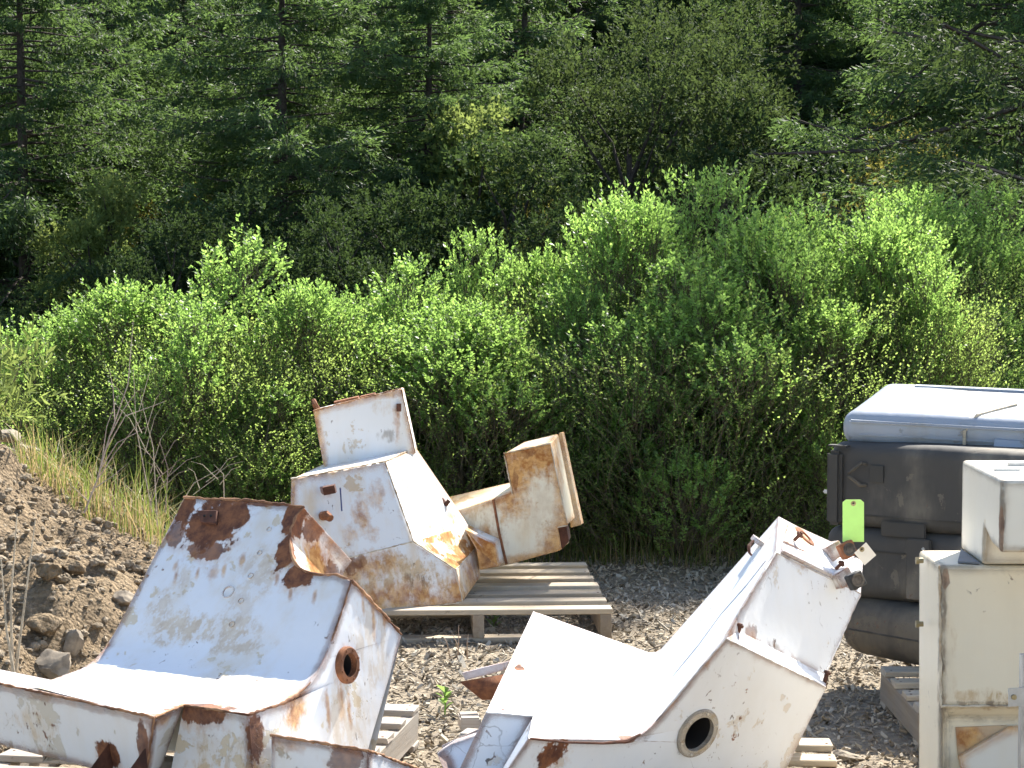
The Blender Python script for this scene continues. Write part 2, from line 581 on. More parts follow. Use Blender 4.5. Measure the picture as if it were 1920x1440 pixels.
gv = np.stack([gx.ravel(), gy.ravel(), gz.ravel()], 1)
gf = [(r * nx + c, r * nx + c + 1, (r + 1) * nx + c + 1, (r + 1) * nx + c) for r in range(ny - 1) for c in range(nx - 1)]
gm = mesh_from('ground', gv, gf, M['ground'], 180)
gm.materials.append(M['hill'])
gm.polygons.foreach_set('material_index', [1 if gv[f[0]][1] > 15.2 else 0 for f in gf])
ground = tag(link('ground', gm), 'bare brown dirt yard strewn with wood chips, running up to a wooded hillside', None, kind='structure')

# dirt mound at the left
def mound_h(x, y):
    # ridge runs away to the left and back; falls to the right
    cx, cy = -2.15, 7.75
    dx, dy = (x - cx), (y - cy)
    r = math.sqrt((dx / (1.45 if dx > 0 else 1.7)) ** 2 + (dy / (1.55 if dy < 0 else 2.0)) ** 2)
    h = 1.02 * max(0.0, 1 - r) ** 0.92
    if h > 0:
        v = Vector((x, y, 0))
        a = min(1, h * 5)
        h += a * (0.11 * mnoise.noise(v * 2.3) + 0.055 * mnoise.noise(v * 6 + Vector((3, 1, 0))) + 0.03 * mnoise.noise(v * 14) + 0.016 * mnoise.noise(v * 34))
    return h


mxs, mys = np.linspace(-4.2, -0.55, 190), np.linspace(6.0, 9.9, 190)
mv, mf = [], []
for y in mys:
    for x in mxs:
        mv.append((x, y, mound_h(x, y) - 0.015))
for r in range(189):
    for c in range(189):
        mf.append((r * 190 + c, r * 190 + c + 1, (r + 1) * 190 + c + 1, (r + 1) * 190 + c))
tag(link('dirt_mound', mesh_from('dirt_mound', mv, mf, M['mound'], 180)), 'heap of loose brown soil behind the rusty tank at left', None, kind='structure')

ICO = None
def ico_data(sub=1):
    bm = bmesh.new()
    bmesh.ops.create_icosphere(bm, subdivisions=sub, radius=1)
    v = np.array([p.co[:] for p in bm.verts])
    f = np.array([[p.index for p in q.verts] for q in bm.faces])
    bm.free()
    return v, f


def scatter_lumps(name, pts, sizes, mat, seed, flat=0.7, aspect=1.0):
    r = np.random.default_rng(seed)
    D1, D2 = ico_data(1), ico_data(3)
    V, T = [], []
    for p, s in zip(pts, sizes):
        v, f = D2 if s > .016 else D1
        if s > .016:
            o_ = Vector(r.uniform(-50, 50, 3))
            k = v * np.array([[1 + .38 * mnoise.noise(Vector(q) * 1.3 + o_) + .2 * mnoise.noise(Vector(q) * 3.1 + o_) + .10 * mnoise.noise(Vector(q) * 7 + o_)] for q in v])
        else:
            k = v * (1 + 0.35 * (r.random((len(v), 1)) - 0.5) * 2)
        k = k * np.array([s * r.uniform(.7, 1.3) * aspect, s * r.uniform(.7, 1.2), s * flat * r.uniform(.6, 1.2)])
        a = r.uniform(0, 6.28)
        ca, sa = math.cos(a), math.sin(a)
        k = k @ np.array([[ca, sa, 0], [-sa, ca, 0], [0, 0, 1]])
        k = k + np.asarray(p)
        V.append(k[f].reshape(-1, 3))
        T.append(np.full(len(f), r.random()))
    return fast_mesh(name, np.concatenate(V), 3, np.concatenate(T), mat)


pts, sz = [], []
while len(pts) < 6500:
    x, y = random.uniform(-2.6, -0.7), random.uniform(6.2, 8.6)
    h = mound_h(x, y)
    if h < 0.03:
        continue
    s = min(0.017, 0.0034 * (1 / (random.random() + 0.03)) ** 0.7)
    pts.append((x, y, h - 0.015 + s * 0.25))
    sz.append(s)
tag(link('soil_clods', scatter_lumps('soil_clods', pts, sz, M['clod'], 3, 0.8)), 'loose clods and pebbles lying on the soil heap', 'clods', kind='stuff')

# wood chips and gravel on the yard
r = np.random.default_rng(11)
n = 38000
cx_ = r.uniform(-0.9, 2.6, n)
cy_ = 5.6 + 5.9 * r.random(n) ** 0.9
L = r.uniform(0.006, 0.026, n) * np.where(r.random(n) < 0.05, 2.0, 1)
Wd = L * r.uniform(0.18, 0.55, n)
an = r.uniform(0, 6.283, n)
tilt = r.normal(0, 0.5, (n, 2))
u = np.stack([np.cos(an), np.sin(an), tilt[:, 0]], 1)
w = np.stack([-np.sin(an), np.cos(an), tilt[:, 1]], 1)
c0 = np.stack([cx_, cy_, np.full(n, 0.008)], 1)
for i in range(n):
    c0[i, 2] += 0.03 * mnoise.noise(Vector((cx_[i] * 1.3, cy_[i] * 1.3, 0))) + 0.012 * mnoise.noise(Vector((cx_[i] * 5, cy_[i] * 5, 3)))
th = (L * 0.10)[:, None] * np.array([0, 0, 1.0])
hu, hw = u * (L / 2)[:, None], w * (Wd / 2)[:, None]
a_, b_, c_, d_ = c0 - hu * .9 - hw, c0 + hu - hw * .6, c0 + hu * .8 + hw, c0 - hu + hw * .7
tp = [a_ + th, b_ + th, c_ + th, d_ + th]
bt = [a_ - th, b_ - th, c_ - th, d_ - th]
quads = np.stack([np.stack(tp, 1)] + [np.stack([bt[i], bt[(i + 1) % 4], tp[(i + 1) % 4], tp[i]], 1) for i in range(4)], 1)
tag(link('wood_chips', fast_mesh('wood_chips', quads.reshape(-1, 3), 4, np.repeat(r.random(n), 5), M['chips'])),
    'brown wood chips, bark and gravel scattered over the yard', 'wood chips', kind='stuff')
pts, sz = [], []
for _ in range(900):
    x, y = random.uniform(-0.8, 2.5), random.uniform(5.9, 11)
    s = random.uniform(0.004, 0.012)
    pts.append((x, y, 0.008))
    sz.append(s)
tag(link('gravel', scatter_lumps('gravel', pts, sz, M['clod'], 5, 0.6)), 'small grey pebbles scattered among the wood chips', 'gravel', kind='stuff')


# ------------------------------------------------------------------ foliage generators
def unit(a):
    return a / np.maximum(1e-9, np.linalg.norm(a, axis=1, keepdims=True))


def leaf_quads(base, d, ln, wd, r, fold=0.25, side=None):
    s = np.cross(d, r.normal(size=d.shape)) if side is None else side
    s = unit(s)
    nrm = np.cross(d, s)
    mid = base + d * (ln * 0.52)[:, None]
    off = s * (wd / 2)[:, None]
    lift = nrm * (wd * fold)[:, None]
    q = np.stack([base, mid + off + lift, base + d * ln[:, None], mid - off + lift], 1)
    return q.reshape(-1, 3)


def shoots_to_leaves(o, d, l, per, ll, lw, r, spread=0.95, t0=0.1):
    ns = len(o)
    t = np.linspace(t0, 1.0, per)[None, :] + r.uniform(-.04, .04, (ns, per))
    pos = o[:, None, :] + d[:, None, :] * (l[:, None] * t)[..., None]
    rad = r.normal(size=(ns, per, 3))
    rad -= d[:, None, :] * (rad * d[:, None, :]).sum(-1, keepdims=True)
    rad = rad / np.linalg.norm(rad, axis=-1, keepdims=True)
    out = spread * (1 - 0.6 * t[..., None] ** 2)
    ld = d[:, None, :] * 0.75 + rad * out
    ld = unit(ld.reshape(-1, 3))
    pos = pos.reshape(-1, 3)
    k = len(pos)
    ln = ll * r.uniform(.6, 1.25, k)
    return leaf_quads(pos, ld, ln, lw * r.uniform(.7, 1.2, k), r), np.repeat(r.random(ns), per)


def ribbons(o, e, w, r):
    d = unit(e - o)
    s = unit(np.cross(d, r.normal(size=d.shape))) * w
    s2 = unit(np.cross(d, s)) * w
    q1 = np.stack([o - s, o + s, e + s * .5, e - s * .5], 1)
    q2 = np.stack([o - s2, o + s2, e + s2 * .5, e - s2 * .5], 1)
    return np.concatenate([q1, q2]).reshape(-1, 3)


TOPS = {}


def make_bush_meshes(seed, H, Wd, lobes=12, dens=1.0, low=True, leaf=(0.023, 0.0125), spire=1.0):
    r = np.random.default_rng(seed)
    cs, rs = [], []
    for k in range(lobes):
        z = H * r.uniform(0.16, 0.84)
        g = max(0, (z / H - 0.36) / 0.5)
        rr = Wd * 0.5 * (1.0 - 0.62 * g) * math.sqrt(r.random())
        a = r.uniform(0, 6.283)
        cs.append((rr * math.cos(a), rr * math.sin(a), z))
        rs.append(r.uniform(0.14, 0.25) * (Wd / 1.05) * (1.1 - .35 * g))
    cs.append((0, 0, H * 0.84)); rs.append(0.16 * Wd)
    cs, rs = np.array(cs), np.array(rs)
    O, D, Ln = [], [], []
    for c, q in zip(cs, rs):
        ns = int(dens * 88 * (q / 0.2) ** 2)
        dr = unit(r.normal(size=(ns, 3)) + np.array([0, 0, 0.35]))
        rad = q * (0.35 + 0.65 * r.random((ns, 1)) ** 0.6)
        o = c + dr * rad * np.array([1, 1, 1.15])
        out = dr * 0.55 + np.array([0, 0, 0.85]) + r.normal(0, .22, (ns, 3))
        O.append(o); D.append(unit(out)); Ln.append(r.uniform(.06, .14, ns) * (1 + 0.6 * (r.random(ns) < .08) * spire))
    O, D, Ln = np.concatenate(O), np.concatenate(D), np.concatenate(Ln)
    q, tn = shoots_to_leaves(O, D, Ln, 17, leaf[0], leaf[1], r)
    crown = fast_mesh('crown', q, 4, tn, M['bush'])
    # inner and lower, sparser leaves on fine twigs, coloured lighter to lift the shade
    nl = int(1500 * dens)
    a = r.uniform(0, 6.283, nl)
    rr = Wd * 0.52 * np.sqrt(r.random(nl))
    o = np.stack([rr * np.cos(a), rr * np.sin(a), H * r.uniform(.04, .66, nl)], 1)
    d = unit(np.stack([np.cos(a) * .4, np.sin(a) * .4, np.full(nl, .9)], 1) + r.normal(0, .3, (nl, 3)))
    l = r.uniform(.12, .3, nl)
    q2, t2 = shoots_to_leaves(o, d, l, 13, leaf[0] * .85, leaf[1] * .8, r)
    lowm = fast_mesh('lower_leaves', q2, 4, t2, M['bush_low'])
    tw = np.concatenate([ribbons(o - d * .05, o + d * l[:, None], 0.0016, r), ribbons(O - D * .12, O + D * Ln[:, None] * .8, 0.0014, r)])
    twm = fast_mesh('twigs', tw, 4, None, M['twig'])
    acc = Acc()
    for c in cs:
        b0 = Vector((r.normal(0, .05), r.normal(0, .05), -0.03))
        b1 = Vector(c)
        m1 = b0.lerp(b1, .35) + Vector((r.normal(0, .05), r.normal(0, .05), .06))
        m2 = b0.lerp(b1, .7) + Vector((r.normal(0, .05), r.normal(0, .05), .05))
        acc.tube([b0, m1, m2, b1], [.013, .010, .007, .003], 5)
    stm = mesh_from('stems', acc.v, acc.f, M['twig'], 60)
    TOPS[id(crown)] = float(np.percentile(q[:, 2], 99.93))
    return [('crown', crown), ('lower_leaves', lowm), ('twigs', twm), ('stems', stm)]


def place_tree(name, parts, label, cat, loc, rz, sc, group=None):
    t = thing(name, label, cat, loc, rz, group)
    t.scale = sc if isinstance(sc, tuple) else (sc, sc, sc)
    for nme, me in parts:
        link(nme, me, t)
    return t


BUSHP = [make_bush_meshes(100 + i, 1.75, w_, lb, 1.15) for i, (w_, lb) in enumerate([(1.1, 17), (0.95, 15), (1.25, 19), (1.05, 16), (0.85, 13), (1.2, 18)])]
GB = 'leafy green bushes behind the yard'
bushes = [  # px centre, py top, Y, width factor, proto, label
    (40, 600, 9.9, 0.85, 3, 'bright green bush at the far left above the straw grass'),
    (135, 560, 10.6, 0.95, 0, 'rounded green bush second from the left edge'),
    (245, 520, 10.3, 0.95, 1, 'green bush between the leftmost pair and the tall dome-topped bush'),
    (455, 432, 10.4, 1.2, 3, 'tall dome-topped green bush standing left of the tilted tank'),
    (380, 560, 9.7, 0.9, 4, 'shaded bush with bare lower twigs behind the straw grass'),
    (575, 520, 10.0, 0.85, 1, 'narrow green bush behind the box on top of the tilted tank'),
    (510, 720, 9.5, 0.75, 4, 'low green bush touching the left side of the tilted tank'),
    (660, 540, 10.9, 0.9, 0, 'green bush with several thin tips behind the tilted tank'),
    (760, 482, 10.8, 0.95, 5, 'green bush with a ragged flat top right of the tilted tank box'),
    (905, 425, 11.3, 0.85, 4, 'green bush with one tall thin spire mid picture'),
    (865, 560, 10.0, 1.0, 2, 'bushy green shrub directly above the tank arm'),
    (1010, 460, 11.1, 0.8, 1, 'green bush with a twin tip left of the big bush'),
    (1080, 520, 10.2, 0.9, 3, 'green bush rising behind the right end of the tank arm'),
    (1190, 345, 10.9, 1.0, 0, 'tall green bush with a pointed tip, left shoulder of the big thicket'),
    (1345, 308, 11.2, 1.15, 4, 'tallest green bush in the thicket'),
    (1290, 480, 9.9, 1.1, 5, 'bright green bush in front of the tallest bush'),
    (1420, 392, 10.7, 1.05, 2, 'full green bush right of the tallest bush'),
    (1510, 368, 11.0, 0.95, 3, 'tall green bush left of the narrow tipped one'),
    (1560, 560, 9.9, 0.9, 1, 'green bush with dark lower twigs left of the black tanks'),
    (1640, 385, 10.9, 0.95, 0, 'green bush with narrow tips above the blue white tank'),
    (1715, 470, 10.3, 0.8, 4, 'outermost bright bush right above the blue white tank'),
    (1700, 352, 14.0, 1.2, 2, 'darker bush behind the right end of the thicket'),
    (1870, 350, 14.2, 1.3, 5, 'dark shaded bush at the right edge of the picture'),
    (1850, 560, 13.2, 1.0, 3, 'shaded bush behind the black tanks at right'),
]
for i, (px, py, Y, wf, pr, lab) in enumerate(bushes):
    Y += .75 if Y < 10.7 else .45
    wf *= 1.05
    top = P(px, py, Y)
    gz0 = float(terrain(top.x, top.y))
    h = max(0.3, top.z - gz0)
    mz = 0.0
    s = h / TOPS[id(BUSHP[pr][0][1])]
    place_tree('bush', BUSHP[pr], lab, 'bush', (top.x, Y, gz0), i * 2.399, (wf, wf, s), GB)


# conifers
def make_fir_meshes(seed, H=17.0, R=3.6, low=0.06, dens=1.0, nl=.15, nw=.042, per=15, nbf=1.0, ztop=1.0):
    r = np.random.default_rng(seed)
    acc = Acc()
    lean = r.normal(0, .15, 2)
    acc.tube([(0, 0, -1), (0, 0, 0), (lean[0] * .4, lean[1] * .4, H * .5), (lean[0], lean[1], H)], [.23, .19, .12, .02], 8)
    Q, T = [], []
    nb = int(185 * dens)
    for k in range(nb):
        z = H * (low + (0.97 - low) * (k / nb) ** 1.05)
        f = z / H
        bl = R * (1 - f) ** 0.75 * r.uniform(.5, 1.25) * (0.8 + 0.45 * min(1, f / 0.2))
        if f < .2 and r.random() < .35:
            bl *= .5
        a = r.uniform(0, 6.283)
        dr = np.array([math.cos(a), math.sin(a), 0])
        tl0 = r.uniform(-.1, .6)
        # branch curve: droops then lifts at tip
        m = 9
        t = np.linspace(0, 1, m)
        zz = z + bl * (tl0 * t * (1 - f) - 0.42 * t ** 1.5 * (1.15 - f) + 0.20 * t ** 4)
        pts = np.stack([dr[0] * bl * t, dr[1] * bl * t, zz], 1)
        acc.tube([Vector(p) for p in pts[::2]], [.045 * (1 - .85 * q) * (1.2 - f) + .006 for q in t[::2]], 4)
        # branchlets left and right, hanging
        nbr = int(33 * nbf * max(.5, bl / 2.2))
        tt = r.uniform(.18, 1.0, nbr)
        bp = np.stack([np.interp(tt, t, pts[:, i]) for i in range(3)], 1)
        sd = np.array([-dr[1], dr[0], 0])
        sg = np.where(r.random(nbr) < .5, -1, 1)[:, None]
        bd = unit(sd * sg * r.uniform(.5, 1, (nbr, 1)) + dr * r.uniform(.3, .9, (nbr, 1)) + np.array([0, 0, -.38]) + r.normal(0, .24, (nbr, 3)))
        ln = bl * .30 * (1.15 - tt) ** .6 * r.uniform(.7, 1.3, nbr) + .12
        q, tn = shoots_to_leaves(bp, bd, ln, per, nl, nw, r, .8, .0)
        Q.append(q); T.append(np.clip(tn * .5 + r.random() * .5, 0, 1))
    crown = fast_mesh('crown', np.concatenate(Q), 4, np.concatenate(T), M['fir'])
    return [('trunk', mesh_from('trunk', acc.v, acc.f, M['bark'], 60)), ('crown', crown)]


def make_broad_meshes(seed, H, R, mat, leaf=.11, n=14000, low=.15):
    r = np.random.default_rng(seed)
    acc = Acc()
    nl = 26
    cs, rs = [], []
    for k in range(nl):
        z = H * r.uniform(low, .9)
        f = (z / H - low) / (1 - low)
        rr = R * math.sin(math.pi * min(.95, .18 + .78 * f)) ** .7 * math.sqrt(r.random())
        a = r.uniform(0, 6.283)
        cs.append((rr * math.cos(a), rr * math.sin(a), z)); rs.append(R * r.uniform(.2, .38))
    trunk_top = Vector((0, 0, H * .6))
    acc.tube([(0, 0, -.8), (0.05, 0, H * .3), trunk_top], [.16, .13, .05], 7)
    for c in cs:
        b0 = Vector((0, 0, min(c[2] * .6, H * .55)))
        m1 = b0.lerp(Vector(c), .5) + Vector((r.normal(0, .12), r.normal(0, .12), .1))
        acc.tube([b0, m1, Vector(c)], [.06, .035, .01], 5)
    cs, rs = np.array(cs), np.array(rs)
    per = 9
    ns = n // per
    pick = r.integers(0, nl, ns)
    dr = unit(r.normal(size=(ns, 3)) + np.array([0, 0, .3]))
    o = cs[pick] + dr * (rs[pick] * (0.3 + .7 * r.random(ns) ** .5))[:, None]
    d = unit(dr * .7 + np.array([0, 0, .5]) + r.normal(0, .35, (ns, 3)))
    q, tn = shoots_to_leaves(o, d, r.uniform(.15, .4, ns), per, leaf, leaf * .5, r, 1.1)
    return [('trunk', mesh_from('trunk', acc.v, acc.f, M['bark'], 60)), ('crown', fast_mesh('crown', q, 4, tn, mat))]


FIRS = [make_fir_meshes(1, 13, 4.6), make_fir_meshes(2, 14, 4.2), make_fir_meshes(3, 12, 4.4), make_fir_meshes(4, 13, 4.9)]
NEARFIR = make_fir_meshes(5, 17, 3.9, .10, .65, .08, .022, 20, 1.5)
NEARFIR[1][1].materials[0] = M['fir_shade']
GF = 'fir trees on the slope behind the bushes'
firs = [
    (48, 56, 0, 1.0, 'dark fir with its trunk showing at the left edge'),
    (-70, 60, 1, 1.0, 'fir cut by the left edge of the picture'),
    (200, 63, 2, 1.05, 'fir with sunlit sprays right of the left edge trunk'),
    (350, 68, 3, 1.0, 'dense dark fir between the left trunk and the central trunk'),
    (530, 57, 3, 1.0, 'big fir with a bare trunk visible above the dome-topped bush'),
    (690, 66, 1, 1.0, 'fir with layered sunlit boughs right of the big trunk'),
    (800, 58, 0, 0.9, 'fir with light green hanging sprays left of the pale leafy tree'),
    (960, 64, 2, 1.1, 'fir with bright drooping boughs near the middle of the top edge'),
    (1080, 70, 3, 1.0, 'fir behind the brown leaved oak'),
    (1495, 68, 1, 1.1, 'dark fir with its trunk cut by the top edge of the picture'),
    (1330, 76, 0, 1.1, 'shaded fir behind the tallest bush'),
    (1640, 74, 2, 1.15, 'shaded fir in the gap of the right hand trees'),
    (1908, 45, 3, 1.0, 'big dark fir with trunk at the right edge and long bare limbs'),
    (2330, 22, 3, 1.0, 'near dark fir whose shaded boughs reach in from the right edge'),
    (2030, 58, 1, 1.1, 'fir mostly outside the right edge'),
    (1790, 66, 0, 1.15, 'dark fir left of the right edge trunk'),
]
for i, (px, Y, pr, s, lab) in enumerate(firs):
    p = P(px, 500, Y)
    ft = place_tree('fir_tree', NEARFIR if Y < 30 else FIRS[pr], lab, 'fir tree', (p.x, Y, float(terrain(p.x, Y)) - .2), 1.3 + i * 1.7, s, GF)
    if Y == 45:
        inv = (Matrix.Translation(ft.location) @ Matrix.Rotation(1.3 + i * 1.7, 4, 'Z') @ Matrix.Scale(s, 4)).inverted()
        for lp in (((1908, 330, 45), (1850, 335, 44.6), (1780, 380, 44.2), (1700, 470, 43.9), (1640, 560, 43.8)),
                   ((1908, 40, 45), (1840, 45, 44.8), (1740, 120, 44.5), (1640, 230, 44.3)),
                   ((1908, 160, 45), (1830, 170, 45), (1720, 215, 45), (1600, 260, 45), (1520, 330, 45))):
            q = Acc()
            q.tube([inv @ P(*k) for k in lp], [.07 * (1 - .8 * k / (len(lp) - 1)) for k in range(len(lp))], 6)
            q.build('bare_limb', M['bark'], ft)
r = np.random.default_rng(77)
for i in range(34):
    Y = r.uniform(88, 125)
    px = -120 + (i + r.uniform(0, 1)) * (2160 / 34)
    p = P(px, 400, Y)
    place_tree('fir_tree', FIRS[i % 4], 'fir on the upper hillside seen between the nearer trees', 'fir tree', (p.x, Y, float(terrain(p.x, Y)) - .3), i * 2.1, float(r.uniform(.65, .95)), 'far firs on the hillside')

for i in range(18):
    Y = r.uniform(70, 84)
    px = -100 + (i + r.uniform(.1, .9)) * (2120 / 18)
    p = P(px, 400, Y)
    place_tree('fir_tree', FIRS[(i + 1) % 4], 'fir in the second row, overlapped by the nearer firs', 'fir tree', (p.x, Y, float(terrain(p.x, Y)) - .3), i * 2.7, float(r.uniform(.8, 1.05)), 'second row of firs')

BR = {'pale': make_broad_meshes(21, 6.0, 1.9, M['broad_pale'], .13, 12000),
      'olive': make_broad_meshes(22, 6.5, 2.5, M['broad_olive'], .13, 13000),
      'dark': make_broad_meshes(23, 6.0, 2.6, M['broad_dark'], .13, 15000, .05),
      'brown': make_broad_meshes(24, 9.5, 3.8, M['broad_brown'], .12, 40000, .05)}
GT = 'broadleaf trees among the firs'
broads = [
    (200, 53, 'pale', .85, 'pale yellow green tree glowing low between the left trunks'),
    (330, 60, 'olive', .8, 'small olive tree left of the big central trunk'),
    (885, 56, 'pale', 1.15, 'pale green leafy tree in the middle of the firs'),
    (1000, 54, 'olive', .7, 'olive shrub low in front of the central firs'),
    (1180, 56, 'brown', 1.0, 'brown green oak with a broad dark crown'),
    (1320, 60, 'brown', 1.05, 'second brown green oak behind the tallest bush'),
    (1440, 54, 'dark', 1.1, 'dark tree left of the olive tree'),
    (1590, 55, 'dark', 1.1, 'dark tree below the right hand limbs'),
    (1710, 52, 'olive', 1.05, 'yellow olive tree under the dark limbs at right'),
    (1840, 54, 'dark', 1.1, 'dark tree beside the right edge trunk'),
    (60, 60, 'dark', 1.0, 'dark tree behind the left edge trunk'),
    (430, 52, 'dark', .8, 'dark low tree left of the dome-topped bush'),
    (640, 50, 'dark', .75, 'dark low tree behind the bush with thin tips'),
    (760, 52, 'dark', .8, 'dark low tree right of the big fir trunk'),
    (320, 50, 'dark', .7, 'dark low tree behind the leftmost bushes'),
    (1090, 50, 'dark', .75, 'dark low tree left of the thicket'),
    (1780, 80, 'olive', 1.6, 'olive tree higher up at the top right'),
    (960, 53, 'dark', 1.0, 'dark tree filling the gap right of the pale leafy tree'),
    (1040, 80, 'pale', 1.6, 'pale tree higher up near the middle of the top edge'),
]
for i, (px, Y, k, s, lab) in enumerate(broads):
    p = P(px, 500, Y)
    place_tree('broadleaf_tree', BR[k], lab, 'tree', (p.x, Y, float(terrain(p.x, Y)) - .1), i * 1.9, s, GT)


# ------------------------------------------------------------------ grass
def blades(name, pts, hmin, hmax, w, mat, seed, lean=.35):
    r = np.random.default_rng(seed)
    pts = np.asarray(pts)
    n = len(pts)
    h = r.uniform(hmin, hmax, n)
    a = r.uniform(0, 6.283, n)
    ln = np.abs(r.normal(0, lean, n))
    d1 = np.stack([np.cos(a) * ln * .4, np.sin(a) * ln * .4, np.ones(n)], 1)
    d2 = np.stack([np.cos(a) * ln * 1.8, np.sin(a) * ln * 1.8, np.ones(n) * .7], 1)
    b = a + 1.57 + r.normal(0, .5, n)
    s = np.stack([np.cos(b), np.sin(b), np.zeros(n)], 1) * w
    p1 = pts + unit(d1) * (h * .55)[:, None]
    p2 = p1 + unit(d2) * (h * .5)[:, None]
    q1 = np.stack([pts - s, pts + s, p1 + s * .8, p1 - s * .8], 1)
    q2 = np.stack([p1 - s * .8, p1 + s * .8, p2 + s * .1, p2 - s * .1], 1)
    t = r.random(n)
    return fast_mesh(name, np.concatenate([q1, q2]).reshape(-1, 3), 4, np.concatenate([t, t]), mat)


def gpts(n, fn):
    out = []
    while len(out) < n:
        q = fn()
        if q:
            out.append(q)
    return out


def strip_pt():
    px = random.uniform(30, 440)
    Y = random.uniform(8.0, 9.7)
    x = P(px, 900, Y).x
    if mnoise.noise(Vector((x * 4, Y * 4, 5))) < random.uniform(-.5, .25):
        return None
    h = mound_h(x, Y)
    return (x, Y, max(0, h) - .01)


tag(link('tall_green_grass', blades('tall_green_grass', gpts(1100, strip_pt), .05, .34, .0018, M['grass'], 31, .7)), 'tall green grass growing behind the soil heap', 'grass', kind='stuff')
tag(link('straw_grass', blades('straw_grass', gpts(1500, strip_pt), .05, .28, .0018, M['straw'], 32, 1.1)), 'dry straw coloured grass behind the soil heap', 'dry grass', kind='stuff')


def under_pt():
    x = random.uniform(-.6, 2.6)
    y = random.uniform(10.25, 11.8)
    return (x, y, 0)


tag(link('undergrowth_grass', blades('undergrowth_grass', gpts(5200, under_pt), .06, .30, .002, M['grass'], 33, .45)), 'shaded grass growing around the feet of the bushes', 'grass', kind='stuff')
tag(link('dry_undergrowth', blades('dry_undergrowth', gpts(2400, under_pt), .05, .24, .0018, M['straw'], 34, .7)), 'dry grass stems under the bushes', 'dry grass', kind='stuff')


# ------------------------------------------------------------------ pallets
def board_mesh(name, sx, sy, sz, mat, seed):
    r_ = random.Random(seed)
    bm = bmesh.new()
    bmesh.ops.create_cube(bm, size=1)
    for v in bm.verts:
        v.co = Vector((v.co.x * sx, v.co.y * sy, v.co.z * sz)) + Vector((r_.uniform(-.004, .004), r_.uniform(-.003, .003), r_.uniform(-.0015, .0015)))
    bmesh.ops.bevel(bm, geom=bm.edges[:], offset=.0025, segments=1, affect='EDGES')
    me = bpy.data.meshes.new(name)
    bm.to_mesh(me)
    bm.free()
    me.materials.append(mat)
    return me


DECK_Y = [0.05, 0.20, 0.345, 0.50, 0.655, 0.81, 0.965, 1.12, 1.17]


def make_pallet(label, loc, rz, md, ms, seed, wx=1.0, dy=1.2):
    t = thing('wooden_pallet', label, 'pallet', loc, rz, 'wooden pallets under the tanks')
    dm = [board_mesh('deck_board', wx, .086, .019, md, seed + i) for i in range(3)]
    sm = board_mesh('stringer', .038, dy, .088, ms, seed + 9)
    n = 7
    for i in range(n):
        y = .046 + i * (dy - .092) / (n - 1)
        o = link('deck_board', dm[i % 3], t, (0, y, 0.016 + .088 + .0095 + .001))
        o.rotation_euler = (0, 0, random.uniform(-.006, .006))
    nv = Acc()
    for i in range(n):
        y = .046 + i * (dy - .092) / (n - 1)
        for x in (-wx / 2 + .021, 0, wx / 2 - .021):
            for k in (-1, 1):
                cn = Vector((x + random.uniform(-.006, .006), y + k * random.uniform(.018, .03), .1245))
                nv.tube([cn - Vector((0, 0, .003)), cn], [.004, .004], 7)
    tag(nv.build('nail_heads', M['rust'], t), None, None, kind='stuff')
    for x in (-wx / 2 + .021, 0, wx / 2 - .021):
        link('stringer', sm, t, (x, dy / 2, .016 + .044))
    for i, y in enumerate((.046, dy / 2, dy - .046)):
        link('bottom_board', dm[(i + 1) % 3], t, (0, y, .0075))
    return t


pc = G(1148, 1143, .13)
make_pallet('pale wooden pallet with bare deck boards under the tilted tank', (pc.x - .5, pc.y, .004), math.radians(3), M['pallet'], M['pallet_y'], 50)
pa = G(748, 1318, .13)
make_pallet('weathered grey pallet whose corner shows right of the rusty tank', (pa.x - .62, pa.y - 1.12, .004), math.radians(-9), M['pallet_old'], M['pallet_old_y'], 60)
pcc = G(1508, 1392, .13)
make_pallet('pallet beneath the white tank carrying the tags', (pcc.x - .50, pcc.y - 1.1, .004), math.radians(-4), M['pallet'], M['pallet_y'], 70)
make_pallet('shaded pallet under the stack of black tanks', (1.72, 6.12, .004), math.radians(1), M['pallet'], M['pallet_y'], 80)

# ------------------------------------------------------------------ tank A: rusty saddle tank, left foreground
WHITE = (0.80, 0.80, 0.80)
A = thing('saddle_tank', 'white tank with a big brown rust patch and scooped rusty corner, left foreground', 'tank', G(420, 1500, 0.0))
Ab = A.location.copy()
LB, RB = P(186, 1240, 5.93), P(590, 1300, 5.52)
LT = P(345, 933, 6.2)
RTp = onplane(660, 1088, LB, RB, LT)
nA = (RB - LB).cross(LT - LB).normalized()
if nA.y > 0:
    nA = -nA
TH = 0.27
back = -nA * TH
T2 = onplane(570, 950, LB, RB, LT)
T2a = onplane(460, 938, LB, RB, LT)
notch = [onplane(x, y, LB, RB, LT) for x, y in ((570, 950), (556, 966), (546, 990), (543, 1015), (546, 1040), (556, 1060), (574, 1073), (600, 1078), (632, 1077), (660, 1088))]
# front edge of the seat
F0, F1 = P(60, 1287, 5.6), P(290, 1345, 5.25)
F2, F3 = P(345, 1322, 5.38), P(465, 1340, 5.28)


def fillet(sf, bend, st, rad, n=7):
    """arc between the seat direction (towards sf) and the slab direction (towards st) at bend"""
    a = bend + (sf - bend).normalized() * rad
    b = bend + (st - bend).normalized() * rad
    return [a.lerp(bend, t).lerp(bend.lerp(b, t), t) for t in [i / (n - 1) for i in range(n)]]


